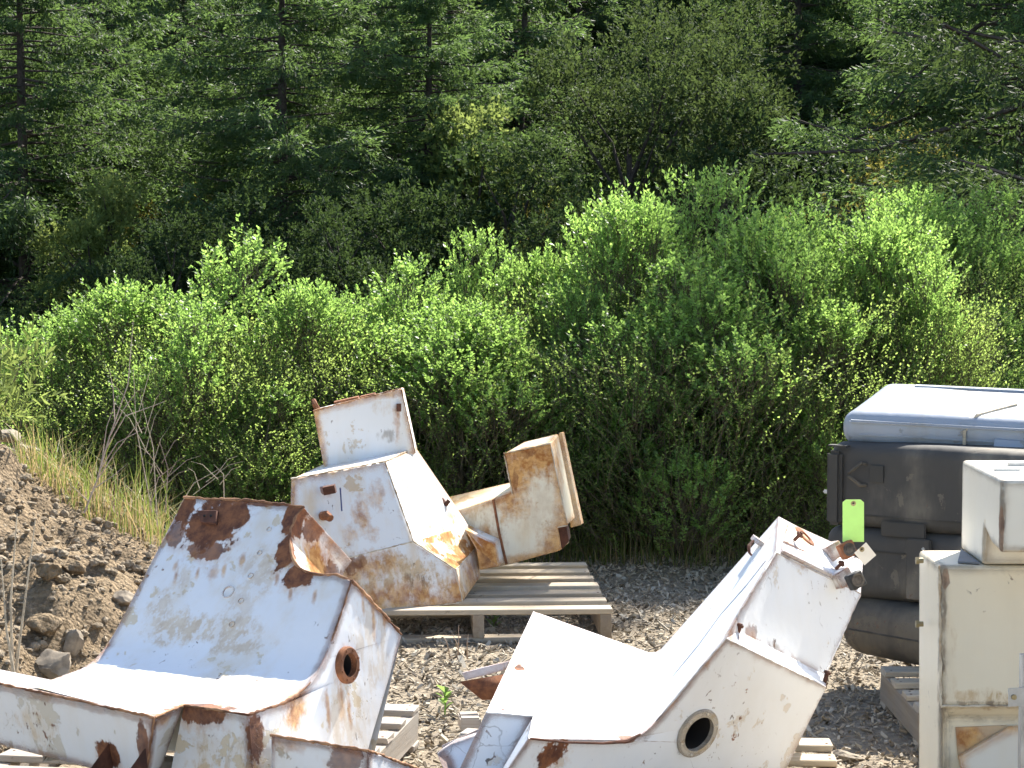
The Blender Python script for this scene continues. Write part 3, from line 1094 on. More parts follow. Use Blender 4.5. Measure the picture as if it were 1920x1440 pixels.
fl = fillet(P(78, 1281, 5.62), LB, LT, .12)
fr = fillet(F3, RB, RTp, .15)
sA = Shell()
sA.poly([fl[-1], fr[-1]] + notch[::-1] + [T2a, LT])
sA.strip(fl, fr)
sA.poly([P(78, 1281, 5.62), F0, F1, F2, F3, fr[0], fl[0]])
topo = [LT, T2a] + notch
sA.strip(topo, [p + back for p in topo])
back_low = [LB + back, RB + back]
sA.poly([p + back for p in topo] + [RB + back + Vector((0, 0, -.1)), LB + back + Vector((0, 0, -.1))])
# left end
sA.poly([LT, LT + back, LB + back + Vector((0, 0, -.1)), P(78, 1281, 5.62) + Vector((0, 0, -.2)), P(78, 1281, 5.62), fl[0]] + fl[1:])
# right end cap with the hole
EP = (RTp, RTp + back, F3)
hc = onplane(648, 1247, *EP)
nE = (RTp + back - RTp).cross(F3 - RTp).normalized()
if nE.x < 0:
    nE = -nE
HR = .030
hole = ring_pts(hc, nE, HR, 24)
capA = [RTp, RTp + back, onplane(690, 1405, *EP), onplane(690, 1560, *EP), onplane(482, 1560, *EP), F3] + fr
sA.holed(capA, hole)
# seat front set-back face
d0 = Vector((0, .02, -.28))
sA.poly([F2, F3, onplane(482, 1560, *EP), F2 + d0 + Vector((-.06, 0, 0))])
patA = []


def pat(lst, kind, p, rad, amt=1.0, base=Ab):
    lst.append((kind, p - base, rad, amt))


sl_ = lambda x, y: onplane(x, y, LB, RB, LT)
pat(patA, 'rust', sl_(398, 985), (.09, .10, .085))
pat(patA, 'rust', sl_(345, 955), (.035, .05, .05))
pat(patA, 'rust', sl_(330, 1000), (.03, .04, .05), .8)
pat(patA, 'rust', sl_(375, 1030), (.05, .06, .03), .9)
pat(patA, 'rust', sl_(550, 975), (.034, .05, .07))
pat(patA, 'rust', sl_(534, 1035), (.036, .05, .06))
pat(patA, 'rust', sl_(560, 1080), (.05, .05, .032))
pat(patA, 'rust', sl_(460, 940), (.16, .12, .008), .9)
pat(patA, 'rust', sl_(440, 970), (.04, .05, .06), 1)
pat(patA, 'rust', sl_(400, 1030), (.05, .05, .03), .9)
pat(patA, 'orange', sl_(546, 1010) + back * .55, (.10, .12, .13), 1)
pat(patA, 'orange', sl_(575, 1073) + back * .5, (.09, .12, .05), 1)
pat(patA, 'rust', sl_(560, 960) + back * .3, (.05, .05, .035), .9)
pat(patA, 'rust', sl_(546, 1000) + back * .85, (.05, .05, .05), .8)
pat(patA, 'rust', sl_(548, 1060) + back * .35, (.04, .05, .04), .8)
pat(patA, 'tan', sl_(340, 1180), (.12, .14, .05), .75)
pat(patA, 'tan', sl_(430, 1190), (.12, .14, .05), .7)
pat(patA, 'tan', sl_(295, 1150), (.05, .06, .11), .6)
pat(patA, 'tan', sl_(345, 1080), (.04, .05, .1), .5)
pat(patA, 'tan', sl_(450, 1130), (.05, .06, .12), .45)
pat(patA, 'rust', sl_(700, 1110) + back * .3, (.05, .05, .02), .8)
pat(patA, 'orange', hc, (.05, .05, .06), .8)
pat(patA, 'orange', onplane(555, 1335, *EP), (.07, .07, .06), .9)
pat(patA, 'orange', onplane(640, 1320, *EP), (.02, .02, .08), .5)
pat(patA, 'tan', onplane(650, 1350, *EP), (.12, .12, .12), .5)
pat(patA, 'rust', F2.lerp(F3, .3) + Vector((0, 0, -.01)), (.10, .05, .03), .95)
pat(patA, 'rust', F3 + Vector((.03, 0, -.05)), (.03, .05, .08), .95)
pat(patA, 'tan', F2.lerp(F3, .5) + Vector((0, 0, -.12)), (.12, .08, .08), .6)
pat(patA, 'tan', onplane(690, 1200, *EP), (.10, .10, .16), .5)
pat(patA, 'tan', sl_(480, 1080), (.07, .08, .14), .5)
for x, y, h_ in ((330, 1080, .07), (370, 1075, .08), (420, 1070, .06), (455, 1050, .05), (520, 1085, .06), (545, 1110, .07), (590, 1120, .05)):
    pat(patA, 'orange', sl_(x, y), (.009, .02, h_), .7)
for x, y, h_ in ((640, 1300, .09), (655, 1330, .1), (615, 1330, .07), (700, 1160, .08), (720, 1150, .06), (680, 1130, .06)):
    pat(patA, 'orange', onplane(x, y, *EP), (.010, .012, h_), .7)
pat(patA, 'orange', sl_(400, 1075), (.02, .03, .05), .6)
pat(patA, 'orange', sl_(330, 1060), (.012, .02, .05), .6)
mA = paint('tank_a_paint', WHITE, patA, edge=.9, chips=.5, dirt=.6, spots=.6, undercol=(.66, .55, .38), edger=.042, dirtcol=(.70, .57, .38))
bodyA = sA.build('body', mA, A, Ab, .007)
# front ledge
sL = Shell()
e0, e1 = P(-90, 1262, 5.8), P(290, 1345, 5.245)
lo0, lo1 = P(-90, 1375, 5.86), P(272, 1468, 5.32)
bk = Vector((.06, .10, .0))
sL.prism([e0, e1, lo1, lo0], [e0 + bk, P(345, 1323, 5.385), P(300, 1450, 5.43), lo0 + bk])
patL = []
pat(patL, 'rust', P(205, 1415, 5.4), (.04, .06, .035), 1)
pat(patL, 'rust', P(268, 1400, 5.3), (.02, .06, .07), .9)
pat(patL, 'tan', P(80, 1360, 5.6), (.12, .1, .05), .6)
pat(patL, 'orange', P(300, 1350, 5.3), (.04, .06, .03), .8)
mL = paint('tank_a_ledge_paint', WHITE, patL, edge=.95, edger=.045, chips=.5, dirt=.35, spots=.5, undercol=(.60, .55, .46))
sL.build('front_ledge', mL, A, Ab, .006)
for (x, y, Y) in ((196, 1392, 5.42), (262, 1404, 5.30)):
    g = Shell()
    a, b, c = P(x + 8, y, Y - .03), P(x - 34, y + 58, Y - .10), P(x + 14, y + 62, Y - .03)
    o2 = Vector((.004, .006, 0))
    g.prism([a, b, c], [a + o2, b + o2, c + o2])
    g.build('gusset', M['rust'], A, Ab, .002)
# lower front block at the right
sB = Shell()
q = [P(508, 1378, 5.17), P(692, 1407, 5.05), P(810, 1452, 5.42), P(560, 1400, 5.55)]
dn = Vector((0, 0, -.24))
sB.prism(q, [p + dn for p in q])
patB = []
pat(patB, 'rust', P(640, 1425, 5.05), (.06, .06, .04), .7)
pat(patB, 'orange', P(560, 1390, 5.2), (.12, .08, .02), .7)
sB.build('lower_block', paint('tank_a_block_paint', WHITE, patB, edge=.9, chips=.6, dirt=.4, spots=.4, undercol=(.45, .38, .30)), A, Ab, .006)


def flange(parent, base, c, n, r_in, r_out, th, mat, bolts=0, inner=None):
    s, u, n = frame_from(n)
    k = 36
    sh = Shell()
    prof = [(r_in, -.005), (r_in, th), (r_out - .004, th), (r_out, th - .004), (r_out, -.004)]
    prof[3] = (r_out, max(.0, th - .004))
    rings = [ring_pts(c + n * h, n, r_, k) for r_, h in prof]
    for a, b in zip(rings[:-1], rings[1:]):
        sh.strip(a, b, True)
    o = sh.build('flange', mat, parent, base, 0)
    bo = Shell()
    ra, rb = ring_pts(c + n * .001, n, r_in + .001, k), ring_pts(c - n * .075, n, r_in + .001, k)
    bo.strip(ra, rb, True)
    bo.poly(rb)
    bo.build('bore', M['hole_shade'], o, base, 0)
    for i in range(bolts):
        a = 2 * math.pi * i / bolts + .3
        p = c + (s * math.cos(a) + u * math.sin(a)) * ((r_in + r_out) / 2) + n * th
        b = Shell()
        b.prism(ring_pts(p - n * .001, n, .0035, 6), ring_pts(p + n * .003, n, .0035, 6))
        b.build('bolt', mat, o, base, 0)
    return o


flange(A, Ab, hc + nE * .002, nE, .030, .047, .012, M['rust_orange'], 8)
# small bracket plate on the rust patch and plug-weld rings
pl = [sl_(x, y) for x, y in ((374, 961), (411, 961), (408, 986), (380, 984))]
g = Shell()
g.prism([p + nA * .001 for p in pl], [p + nA * .012 for p in pl])
br = g.build('bracket_plate', M['rust'], A, Ab, .002)
for x in (388, 400):
    h = Shell()
    cc = sl_(x, 972) + nA * .0125
    h.prism(ring_pts(cc, nA, .004, 10), ring_pts(cc + nA * .002, nA, .0035, 10))
    h.build('bolt', M['hole_shade'], br, Ab, 0)  # dark disc painted as the shade of a hole in the plate
for x, y, rr in ((505, 993, .008), (487, 1037, .008), (470, 1080, .009), (452, 1127, .009), (435, 1171, .009), (428, 1110, .019)):
    c = sl_(x, y)
    h = Shell()
    ra = [ring_pts(c + nA * hh, nA, r_, 18) for r_, hh in ((rr, -.001), (rr, .003), (rr * .8, .003), (rr * .75, -.001))]
    for a, b in zip(ra[:-1], ra[1:]):
        h.strip(a, b, True)
    h.build('plug_ring', mA, A, Ab, 0)

def weld(parent, base, pts_, r_=.004, mat=None, seed=0, name='weld_bead'):
    rr = random.Random(seed)
    out, rad = [], []
    for a, b in zip(pts_[:-1], pts_[1:]):
        n_ = max(2, int((b - a).length / .012))
        for k in range(n_):
            out.append(a.lerp(b, k / n_) + Vector((rr.uniform(-1, 1), rr.uniform(-1, 1), rr.uniform(-1, 1))) * r_ * .35)
            rad.append(r_ * rr.uniform(.45, 1.25))
    out.append(pts_[-1]); rad.append(r_ * .5)
    q_ = Acc()
    q_.tube(out, rad, 6)
    return q_.build(name, mat or M['rust'], parent, 70, base)


weld(A, Ab, [LT, T2a, T2], .005, M['weld'], 1)
weld(A, Ab, notch, .004, M['weld'], 2)
weld(A, Ab, [RTp, RTp + back], .005, M['weld'], 3)
weld(A, Ab, [fr[-1], RTp], .0028, M['weld'], 4)
weld(A, Ab, [e0, e1], .004, M['weld'], 5)
weld(A, Ab, [F1, F2, F3] + fr[:4], .004, M['weld'], 6)
weld(A, Ab, [e1, lo1], .003, M['weld'], 7)
weld(A, Ab, [q[0], q[1], q[2]], .004, M['weld'], 8)
# ------------------------------------------------------------------ tank B: tilted tank on the pale pallet
B = thing('saddle_tank', 'rust stained cream tank with an arm, tilted on the pale pallet', 'tank', G(760, 1170, 0.0))
Bb = B.location.copy()
b = Shell()
tl, tr_ = P(545, 898, 8.42), P(722, 865, 8.63)
rl = P(540, 1075, 8.28)
rr_ = onplane(775, 1015, tl, tr_, rl)
bl_ = P(755, 1143, 8.47)
r2, nb_, bll = [onplane(x, y, rl, rr_, bl_) for x, y in ((855, 1068), (868, 1130), (560, 1160))]
print('B', [tuple(round(c, 2) for c in p) for p in (rr_, r2, nb_, bll)])
tlB, trB = P(600, 872, 8.95), P(780, 838, 9.15)
rrB, r2B, nbB = P(880, 985, 8.95), P(893, 1027, 8.95), P(902, 1082, 8.9)
blB, bllB = P(800, 1100, 8.85), P(600, 1110, 8.75)
b.poly([tl, tr_, rr_, rl])
b.poly([rl, rr_, r2, nb_, bl_, bll])
b.poly([tl, tr_, trB, tlB])
b.poly([tr_, trB, rrB, rr_])
b.poly([rr_, rrB, r2B, r2])
b.poly([r2, r2B, nbB, nb_])
b.poly([nb_, nbB, blB, bl_])
b.poly([bl_, blB, bllB, bll])
b.poly([tlB, trB, rrB, r2B, nbB, blB, bllB])
b.poly([tl, tlB, bllB, bll, rl])
pb = []
pat(pb, 'orange', P(700, 990, 8.44), (.05, .08, .08), .85, Bb)
pat(pb, 'orange', P(680, 960, 8.48), (.05, .08, .08), .85, Bb)
pat(pb, 'orange', P(708, 930, 8.52), (.05, .08, .08), .85, Bb)
pat(pb, 'orange', P(660, 1000, 8.42), (.04, .08, .08), .7, Bb)
pat(pb, 'rust', P(612, 920, 8.46), (.03, .06, .02), .8, Bb)
pat(pb, 'tan', P(700, 1090, 8.45), (.45, .3, .12), .9, Bb)  # stained cream, with warm ground bounce put into the lower face colour
pat(pb, 'orange', P(760, 1120, 8.45), (.35, .25, .08), .8, Bb)
pat(pb, 'orange', P(690, 1062, 8.4), (.25, .2, .07), .8, Bb)
pat(pb, 'rust', P(670, 1055, 8.4), (.05, .1, .03), .6, Bb)
pat(pb, 'orange', P(655, 1075, 8.35), (.07, .12, .12), .85, Bb)
pat(pb, 'orange', P(855, 1105, 8.6), (.05, .09, .07), .9, Bb)
pat(pb, 'orange', P(885, 1080, 8.75), (.05, .15, .09), .85, Bb)
pat(pb, 'orange', P(820, 1125, 8.5), (.08, .12, .03), .9, Bb)
pat(pb, 'grime', P(788, 1098, 8.5), (.07, .12, .08), 1, Bb)
pat(pb, 'rust', P(655, 1060, 8.38), (.035, .08, .04), .7, Bb)
pat(pb, 'tan', P(800, 930, 8.95), (.03, .08, .06), .5, Bb)
pat(pb, 'tan', P(650, 880, 8.8), (.15, .2, .02), .6, Bb)
mB = paint('tank_b_paint', (0.80, 0.79, 0.77), pb, edge=.95, chips=.3, dirt=.95, spots=.3, edgecol='orange', edger=.06, dirtcol=(.70, .50, .26), undercol=(.56, .36, .16))
b.build('body', mB, B, Bb, .008)
b = Shell()
ff = [P(609, 886, 8.80), P(779, 850, 9.02), P(752, 728, 8.98), P(587, 770, 8.76)]
fb = [P(616, 880, 9.1), P(783, 846, 9.3), P(757, 726, 9.25), P(594, 766, 9.06)]
b.prism(ff, fb)
pb2 = []
pat(pb2, 'orange', P(745, 790, 9.0), (.02, .08, .10), .8, Bb)
pat(pb2, 'orange', P(700, 740, 8.98), (.2, .12, .02), .7, Bb)
pat(pb2, 'grime', P(725, 815, 8.97), (.05, .08, .03), .6, Bb)
pat(pb2, 'tan', P(700, 760, 8.98), (.08, .08, .05), .4, Bb)
tb = b.build('top_box', paint('tank_b_box_paint', (0.80, 0.80, 0.79), pb2, edge=.8, chips=.3, dirt=.6, spots=.3, edgecol='orange', edger=.045), B, Bb, .006)
lu = Acc()
lu.add(box_vf(P(748, 764, 8.97) , .018, .03, .03))
lu.build('latch', M['rust'], tb, base=Bb)
h = Acc()
h.tube([P(600, 775, 8.9), P(590, 758, 8.9), P(588, 750, 8.92)], [.012, .012, .009], 6)
h.build('strap_end', M['rust_orange'], tb, base=Bb)
for (x0, y0, w_) in ((650, 752, .10), (690, 744, .06)):
    h = Acc()
    h.add(box_vf(P(x0, y0 - 2, 9.05), w_, .06, .010, Matrix.Rotation(-.22, 3, 'Y')))
    h.build('cap_plate', M['rust_orange'], tb, base=Bb)
for k, e_ in enumerate(([tl, tr_], [tr_, rr_, r2, nb_], [rl, rr_], [tr_, trB], [r2, r2B], [bl_, nb_])):
    weld(B, Bb, e_, .003, M['weld_pale'], 20 + k)
weld(tb, Bb, [ff[3], ff[2], ff[1]], .003, M['weld'], 30)
# fittings on the front
h = Acc()
h.add(box_vf(P(618, 918, 8.42), .045, .05, .03, Matrix.Rotation(-.2, 3, 'Y')))
h.build('rusty_fitting', M['rust'], B, base=Bb)
h = Acc()
h.tube([P(604, 968, 8.44), P(612, 966, 8.37), P(620, 972, 8.35)], [.018, .018, .014], 8)
h.build('pipe_stub', M['rust_orange'], B, base=Bb)
h = Acc()
h.tube([P(828, 935, 8.93), P(836, 946, 8.88), P(842, 938, 8.88)], [.008, .011, .009], 6)
h.build('hook', M['rust'], B, base=Bb)
h = Acc()
h.tube([P(638, 915, 8.455), P(641, 958, 8.405)], [.003, .003], 6)
h.build('pen_line', plain('blue_pen', (.03, .04, .12), .6), B, base=Bb)  # thin blue rod stands in for a pen line on the paint
# fin
f = Shell()
fa = [P(871, 992, 8.88), P(927, 1019, 8.84), P(936, 1062, 8.84), P(899, 1069, 8.82), P(893, 1030, 8.84)]
fbk = [P(880, 976, 9.08), P(941, 1008, 9.03), P(950, 1050, 9.03), P(912, 1060, 9.0), P(900, 1020, 9.0)]
f.prism(fa, fbk)
pf = []
pat(pf, 'orange', P(912, 1045, 8.83), (.07, .08, .08), .95, Bb)
pat(pf, 'rust', P(905, 1040, 8.82), (.03, .08, .05), .6, Bb)
f.build('gusset_fin', paint('tank_b_fin_paint', (.78, .76, .72), pf, edge=.9, edgecol='orange', dirt=.8, edger=.05), B, Bb, .005)
# arm
f = Shell()
AP = (P(845, 962, 9.0), P(1032, 831, 9.02), P(1052, 1032, 8.96))
fa = [onplane(x, y, *AP) for x, y in ((845, 962), (960, 925), (945, 850), (1032, 831), (1064, 985), (1045, 989), (1052, 1032), (950, 1060), (900, 1068))]
fbk = [P(838, 932, 9.32), P(975, 900, 9.3), P(981, 829, 9.28), P(1047, 813, 9.28), P(1079, 972, 9.28), P(1062, 978, 9.28), P(1068, 1018, 9.26), P(965, 1035, 9.26), P(920, 1045, 9.26)]
f.prism(fa, fbk)
pf = []
pat(pf, 'orange', P(995, 858, 9.0), (.22, .12, .12), 1, Bb)
pat(pf, 'rust', P(985, 850, 9.0), (.05, .08, .02), .6, Bb)
pat(pf, 'orange', P(960, 940, 9.0), (.10, .1, .10), .9, Bb)
pat(pf, 'orange', P(1040, 1010, 9.0), (.08, .1, .08), .8, Bb)
pat(pf, 'orange', P(905, 1010, 9.0), (.10, .1, .07), .7, Bb)
pat(pf, 'orange', P(1045, 900, 9.1), (.03, .2, .3), .6, Bb)
pat(pf, 'orange', P(968, 900, 9.0), (.07, .1, .16), 1, Bb)
pat(pf, 'orange', P(940, 940, 9.0), (.09, .1, .035), .8, Bb)
pat(pf, 'tan', P(900, 985, 9.0), (.10, .1, .10), .8, Bb)
pat(pf, 'orange', P(1000, 1045, 8.98), (.15, .1, .02), .7, Bb)
pat(pf, 'rust', P(966, 905, 9.0), (.012, .06, .05), .7, Bb)
pat(pf, 'tan', P(1010, 950, 9.0), (.12, .1, .15), .4, Bb)
mArm = paint('tank_b_arm_paint', (.80, .72, .55), pf, edge=.95, edgecol='orange', dirt=.95, chips=.35, spots=.3, edger=.06, dirtcol=(.68, .46, .20), undercol=(.55, .33, .13))
arm = f.build('arm', mArm, B, Bb, .007)
f = Shell()
fa = [P(1047, 812, 9.285), P(1053, 811, 9.285), P(1090, 984, 9.285), P(1070, 990, 9.285)]
f.prism(fa, [p + Vector((.012, .04, .0)) for p in fa])
f.build('end_plate', mArm, arm, Bb, .004)
fa = [onplane(x, y, *AP) for x, y in ((960, 925), (945, 850), (1032, 831), (1064, 985), (1045, 989))]
weld(arm, Bb, fa, .003, M['weld_pale'], 41)
f = Shell()
fa = [P(1046, 990, 8.99), P(1062, 985, 8.99), P(1067, 1015, 8.99), P(1054, 1030, 8.99)]
f.prism(fa, [p + Vector((.01, .12, 0)) for p in fa])
f.build('foot_bracket', M['rust'], arm, Bb, .003)
h = Acc()
h.tube([onplane(x, y, *AP) for x, y in ((925, 937), (936, 1000), (950, 1058))], [.006, .006, .006], 6)
h.build('weld_seam', M['rust_orange'], arm, base=Bb)

# ------------------------------------------------------------------ tank C: white tank with tags
C_ = thing('saddle_tank', 'white saddle tank with a round end port and tags wired on top', 'tank', G(1280, 1520, 0.0))
Cb = C_.location.copy()
c = Shell()
SLn, SLf = P(911, 1336, 5.3), P(1000, 1146, 6.0)
BNn, BNf = P(1205, 1383, 5.40), P(1230, 1228, 6.05)
S1, S2 = P(1000, 1343, 5.33), P(991, 1385, 5.17)
TF = P(1460, 968, 6.1)
SLP = (BNn, BNf, TF)
K1 = onplane(1361, 1197, *SLP)          # shoulder where the ledge starts
U0, U1 = onplane(1382, 1155, *SLP), onplane(1455, 1036, *SLP)
R2 = P(1547, 1266, 5.87)
FP = (U0, U1, R2)
K2 = onplane(1386, 1183, *FP)
R1 = P(1549, 1289, 5.76)
print('C slope depths', K1, U0, U1, K2, onplane(1614, 1113, *FP))
fn = fillet(P(1120, 1394, 5.32), BNn, K1, .05)
fy = fillet(SLf, BNf, TF, .03)
c.poly([SLn, S1, S2, fn[0], fy[0], SLf])
c.strip(fn, fy)
c.poly([fn[-1], K1, U0, U1, TF, fy[-1]])
c.poly([K1, K2, U0])
# left front block
dn = Vector((-.14, -.02, -.30))
c.poly([SLn, S1, S1 + dn, SLn + dn])
c.poly([SLn, SLf, SLf + Vector((0, 0, -.32)), SLn + dn])
# end cap with port
EC = (S2, K1, P(1549, 1289, 5.76))
c.poly([S1, S2, onplane(872, 1560, *EC), S1 + dn])
R1 = P(1549, 1289, 5.76)
R0 = onplane(1460, 1470, *EC)
hcC = onplane(1307, 1374, *EC)
nC = (K1 - S2).cross(R1 - S2).normalized()
if nC.y > 0:
    nC = -nC
holeC = ring_pts(hcC, nC, .046, 28)
c.holed([S2, fn[0]] + fn[1:] + [K1, R1, R0, onplane(1400, 1560, *EC), onplane(872, 1560, *EC)], holeC)
# ledge strip, upper block
c.poly([K1, R1, R2, K2])
U2, U3 = onplane(1614, 1113, *FP), R2
c.poly([K2, U0, U1, U2, U3])
TR = P(1618, 1052, 6.32)
c.poly([U1, U2, TR, TF])
# right and rear faces
RR = P(1560, 1230, 6.3)
RRb = P(1490, 1400, 6.25)
c.poly([U2, U3, R1, R0, RRb, RR, TR])
c.poly([TF, TR, RR, RRb, SLf + Vector((0, 0, -.32)), SLf, fy[0]] + fy[1:])
pc_ = []
pat(pc_, 'rust', P(1040, 1425, 5.2), (.05, .06, .04), 1, Cb)
pat(pc_, 'rust', P(1250, 1435, 5.35), (.03, .05, .02), .8, Cb)
pat(pc_, 'rust', P(1180, 1385, 5.37), (.035, .04, .012), .9, Cb)
pat(pc_, 'grime', hcC, (.062, .06, .062), .7, Cb)
seatC = lambda x, y: onplane(x, y, SLn, S2, SLf)
for x, y, k_, rd in ((1026, 1212, 'tan', .022), (1035, 1226, 'rust', .007), (967, 1247, 'tan', .025), (975, 1250, 'rust', .010), (1038, 1263, 'rust', .012), (1028, 1324, 'tan', .03), (1022, 1326, 'rust', .006), (1130, 1340, 'grime', .03), (1090, 1300, 'grime', .02)):
    pat(pc_, k_, seatC(x, y), (rd * 1.5, rd * 2.6, rd * 1.8), 1, Cb)
pat(pc_, 'rust', P(1400, 1190, 5.62), (.03, .04, .035), .6, Cb)
pat(pc_, 'grime', P(1440, 1215, 5.68), (.07, .06, .015), .6, Cb)
mC = paint('tank_c_paint', (.79, .81, .84), pc_, edge=.42, chips=.1, dirt=.2, spots=.55, flecks=1.0, cracks=.4, dirtcol=(.6, .55, .48))
c.build('body', mC, C_, Cb, .006)
flange(C_, Cb, hcC + nC * .001, nC, .046, .065, .008, paint('flange_paint', (.62, .58, .52), [], edge=.6, chips=.6, dirt=.6, spots=.5, edgecol='grime'), 6)
for k, e_ in enumerate(([fn[-1], K1], [K1, R1], [K2, U0, U1, U2, U3], [SLn, S1, S2])):
    weld(C_, Cb, e_, .0022, M['weld_white'], 60 + k)
# lip along seat front edge, torn, slightly raised
h = Acc()
lip = [P(x, y, Y) for x, y, Y in ((995, 1386, 5.165), (1060, 1393, 5.22), (1130, 1395, 5.30), (1175, 1391, 5.345), (1200, 1378, 5.385))]
h.tube([p + Vector((0, -.002, .002)) for p in lip], [.003, .003, .003, .005, .003], 6)
h.build('weld_bead', M['rust'], C_, base=Cb)
# weld seam along the slope
na_ = (BNf - BNn).cross(TF - BNn).normalized()
if na_.x > 0:
    na_ = -na_
h = Acc()
sp_ = [onplane(x, y, *SLP) + na_ * .001 for x, y in ((1262, 1268), (1310, 1210), (1352, 1152), (1400, 1098), (1436, 1052))]
h.tube(sp_, [.0008, .0018, .001, .0018, .0008], 6)
h.build('weld_seam', mC, C_, base=Cb)
# top end: rim plates, rusty port, fittings
TP = (U1, U2, TF)
nT = (U2 - U1).cross(TF - U1).normalized()
if nT.z < 0:
    nT = -nT
tp_ = lambda x, y, hh=0.0: onplane(x, y, *TP) + nT * hh
h = Shell()
h.prism([tp_(x, y, .0) for x, y in ((1462, 1038), (1606, 1108), (1608, 1096), (1462, 1024))], [tp_(x, y, .012) for x, y in ((1462, 1038), (1606, 1108), (1608, 1096), (1462, 1024))])
h.build('rim_plate', mC, C_, Cb, .003)
h = Shell()
pq = ((1466, 1018), (1560, 1066), (1580, 1030), (1474, 982))
h.prism([tp_(x, y, .0) for x, y in pq], [tp_(x, y, .008) for x, y in pq])
mTop = paint('tank_c_top_paint', (.80, .78, .76), [('orange', tp_(1505, 1012) - Cb, (.06, .08, .06), .9)], edge=.6, chips=.5, dirt=.4, spots=.5)
tpl = h.build('top_plate', mTop, C_, Cb, .003)
flange(tpl, Cb, tp_(1505, 1010, .0085), nT, .018, .036, .003, M['rust_orange'], 0)
for (x, y, hh) in ((1484, 1018, .0), (1562, 1072, .0)):
    q = Acc()
    a = tp_(x, y, .01)
    q.tube([a, a + nT * .03], [.005, .005], 8)
    q.tube([a + nT * .018, a + nT * .026], [.010, .010], 6)
    q.build('bolt', M['rust'], C_, base=Cb)
# clevis brackets: white cheek plates and square bushing blocks at the top right corner
def rotm(n_, spin=0.0):
    s_, u_, n2 = frame_from(n_)
    return Matrix((s_, u_, n2)).transposed() @ Matrix.Rotation(spin, 3, 'Z')


rn = Vector((.30, -.93, .2))
for (x, y, Y, bx_, by_, bY, mt) in ((1560, 1034, 6.12, 1588, 1031, 6.06, M['rust_orange']), (1578, 1084, 5.98, 1604, 1088, 5.93, M['rubber'])):
    q = Acc()
    q.add(box_vf(P(x, y, Y), .046, .042, .05, rotm(rn, .45)))
    cl = q.build('clevis_plate', mTop, C_, 30, Cb)
    mb = cl.modifiers.new('bevel', 'BEVEL'); mb.width = .002
    rc = P(bx_, by_, bY)
    q = Acc()
    q.add(box_vf(rc, .042, .042, .03, rotm(rn, .4)))
    bk_ = q.build('bushing_block', mt, cl, 30, Cb)
    mb = bk_.modifiers.new('bevel', 'BEVEL'); mb.width = .003
    n_ = rn.normalized()
    q = Shell()
    rings = [ring_pts(rc + n_ * hh, rn, rr2, 20) for rr2, hh in ((.018, .014), (.018, .018), (.014, .018), (.011, .015), (.009, .0165), (.004, .0165), (.003, .0155))]
    for a_2, b_2 in zip(rings[:-1], rings[1:]):
        q.strip(a_2, b_2, True)
    q.poly(rings[-1])
    q.build('bushing', M['dusty_rubber'], cl, Cb, 0)
# handle at the left upper edge, bolts at the shoulder and the right ledge end
q = Acc()
q.add(box_vf(P(1420, 1014, 6.0), .03, .05, .014, Matrix.Rotation(.6, 3, 'Y')))
q.build('tab', mC, C_, base=Cb)
q = Acc()
q.tube([P(1412, 1014, 5.97), P(1404, 1024, 5.95), P(1405, 1036, 5.94), P(1409, 1041, 5.93)], [.004, .005, .004, .003], 6)
q.build('hook', M['rust'], C_, base=Cb)
for (x, y, Y) in ((1384, 1184, 5.56), (1548, 1272, 5.80)):
    q = Acc()
    a = P(x, y, Y)
    q.tube([a + Vector((-.006, 0, -.018)), a + Vector((.006, 0, .02))], [.006, .006], 7)
    q.tube([a + Vector((-.008, 0, -.022)), a + Vector((-.006, 0, -.012))], [.011, .011], 6)
    q.tube([a + Vector((.003, 0, .012)), a + Vector((.006, 0, .018))], [.010, .010], 6)
    q.build('bolt', M['rust'], C_, base=Cb)
# brackets sticking out on the left rear: channel and lower ear
q = Shell()
ch = [P(940, 1240, 6.1), P(858, 1262, 6.02), P(855, 1278, 6.0), P(905, 1310, 5.98), P(935, 1300, 6.0)]
q.poly([P(862, 1278, 6.0), P(958, 1262, 6.02), P(945, 1310, 6.0), P(905, 1312, 5.98)])
o = q.build('channel_bracket', paint('bracket_paint', (.75, .72, .7), [('rust', P(905, 1290, 6.0) - Cb, (.12, .1, .04), .95)], edge=.9, chips=.5, dirt=.4, spots=.6), C_, Cb, 0, 1)
so = o.modifiers.new('thick', 'SOLIDIFY'); so.thickness = .006
q = Shell()
lipb = [P(866, 1262, 6.16), P(960, 1238, 6.18), P(965, 1252, 6.17), P(872, 1276, 6.15)]
q.prism(lipb, [p + Vector((0, .01, 0)) for p in lipb])
q.build('bracket_lip', mC, C_, Cb, .002)
q = Shell()
ear = [P(818, 1412, 5.36), P(846, 1394, 5.38), P(905, 1374, 5.42), P(890, 1480, 5.36), P(850, 1470, 5.33), P(828, 1436, 5.33)]
q.prism(ear, [p + Vector((.015, .03, .006)) for p in ear])
q.build('ear_bracket', mC, C_, Cb, .003)
q = Shell()
ear = [P(826, 1398, 5.50), P(898, 1366, 5.54), P(898, 1392, 5.54), P(836, 1412, 5.50)]
q.prism(ear, [p + Vector((.01, .012, .0)) for p in ear])
q.build('ear_bracket', mC, C_, Cb, .002)

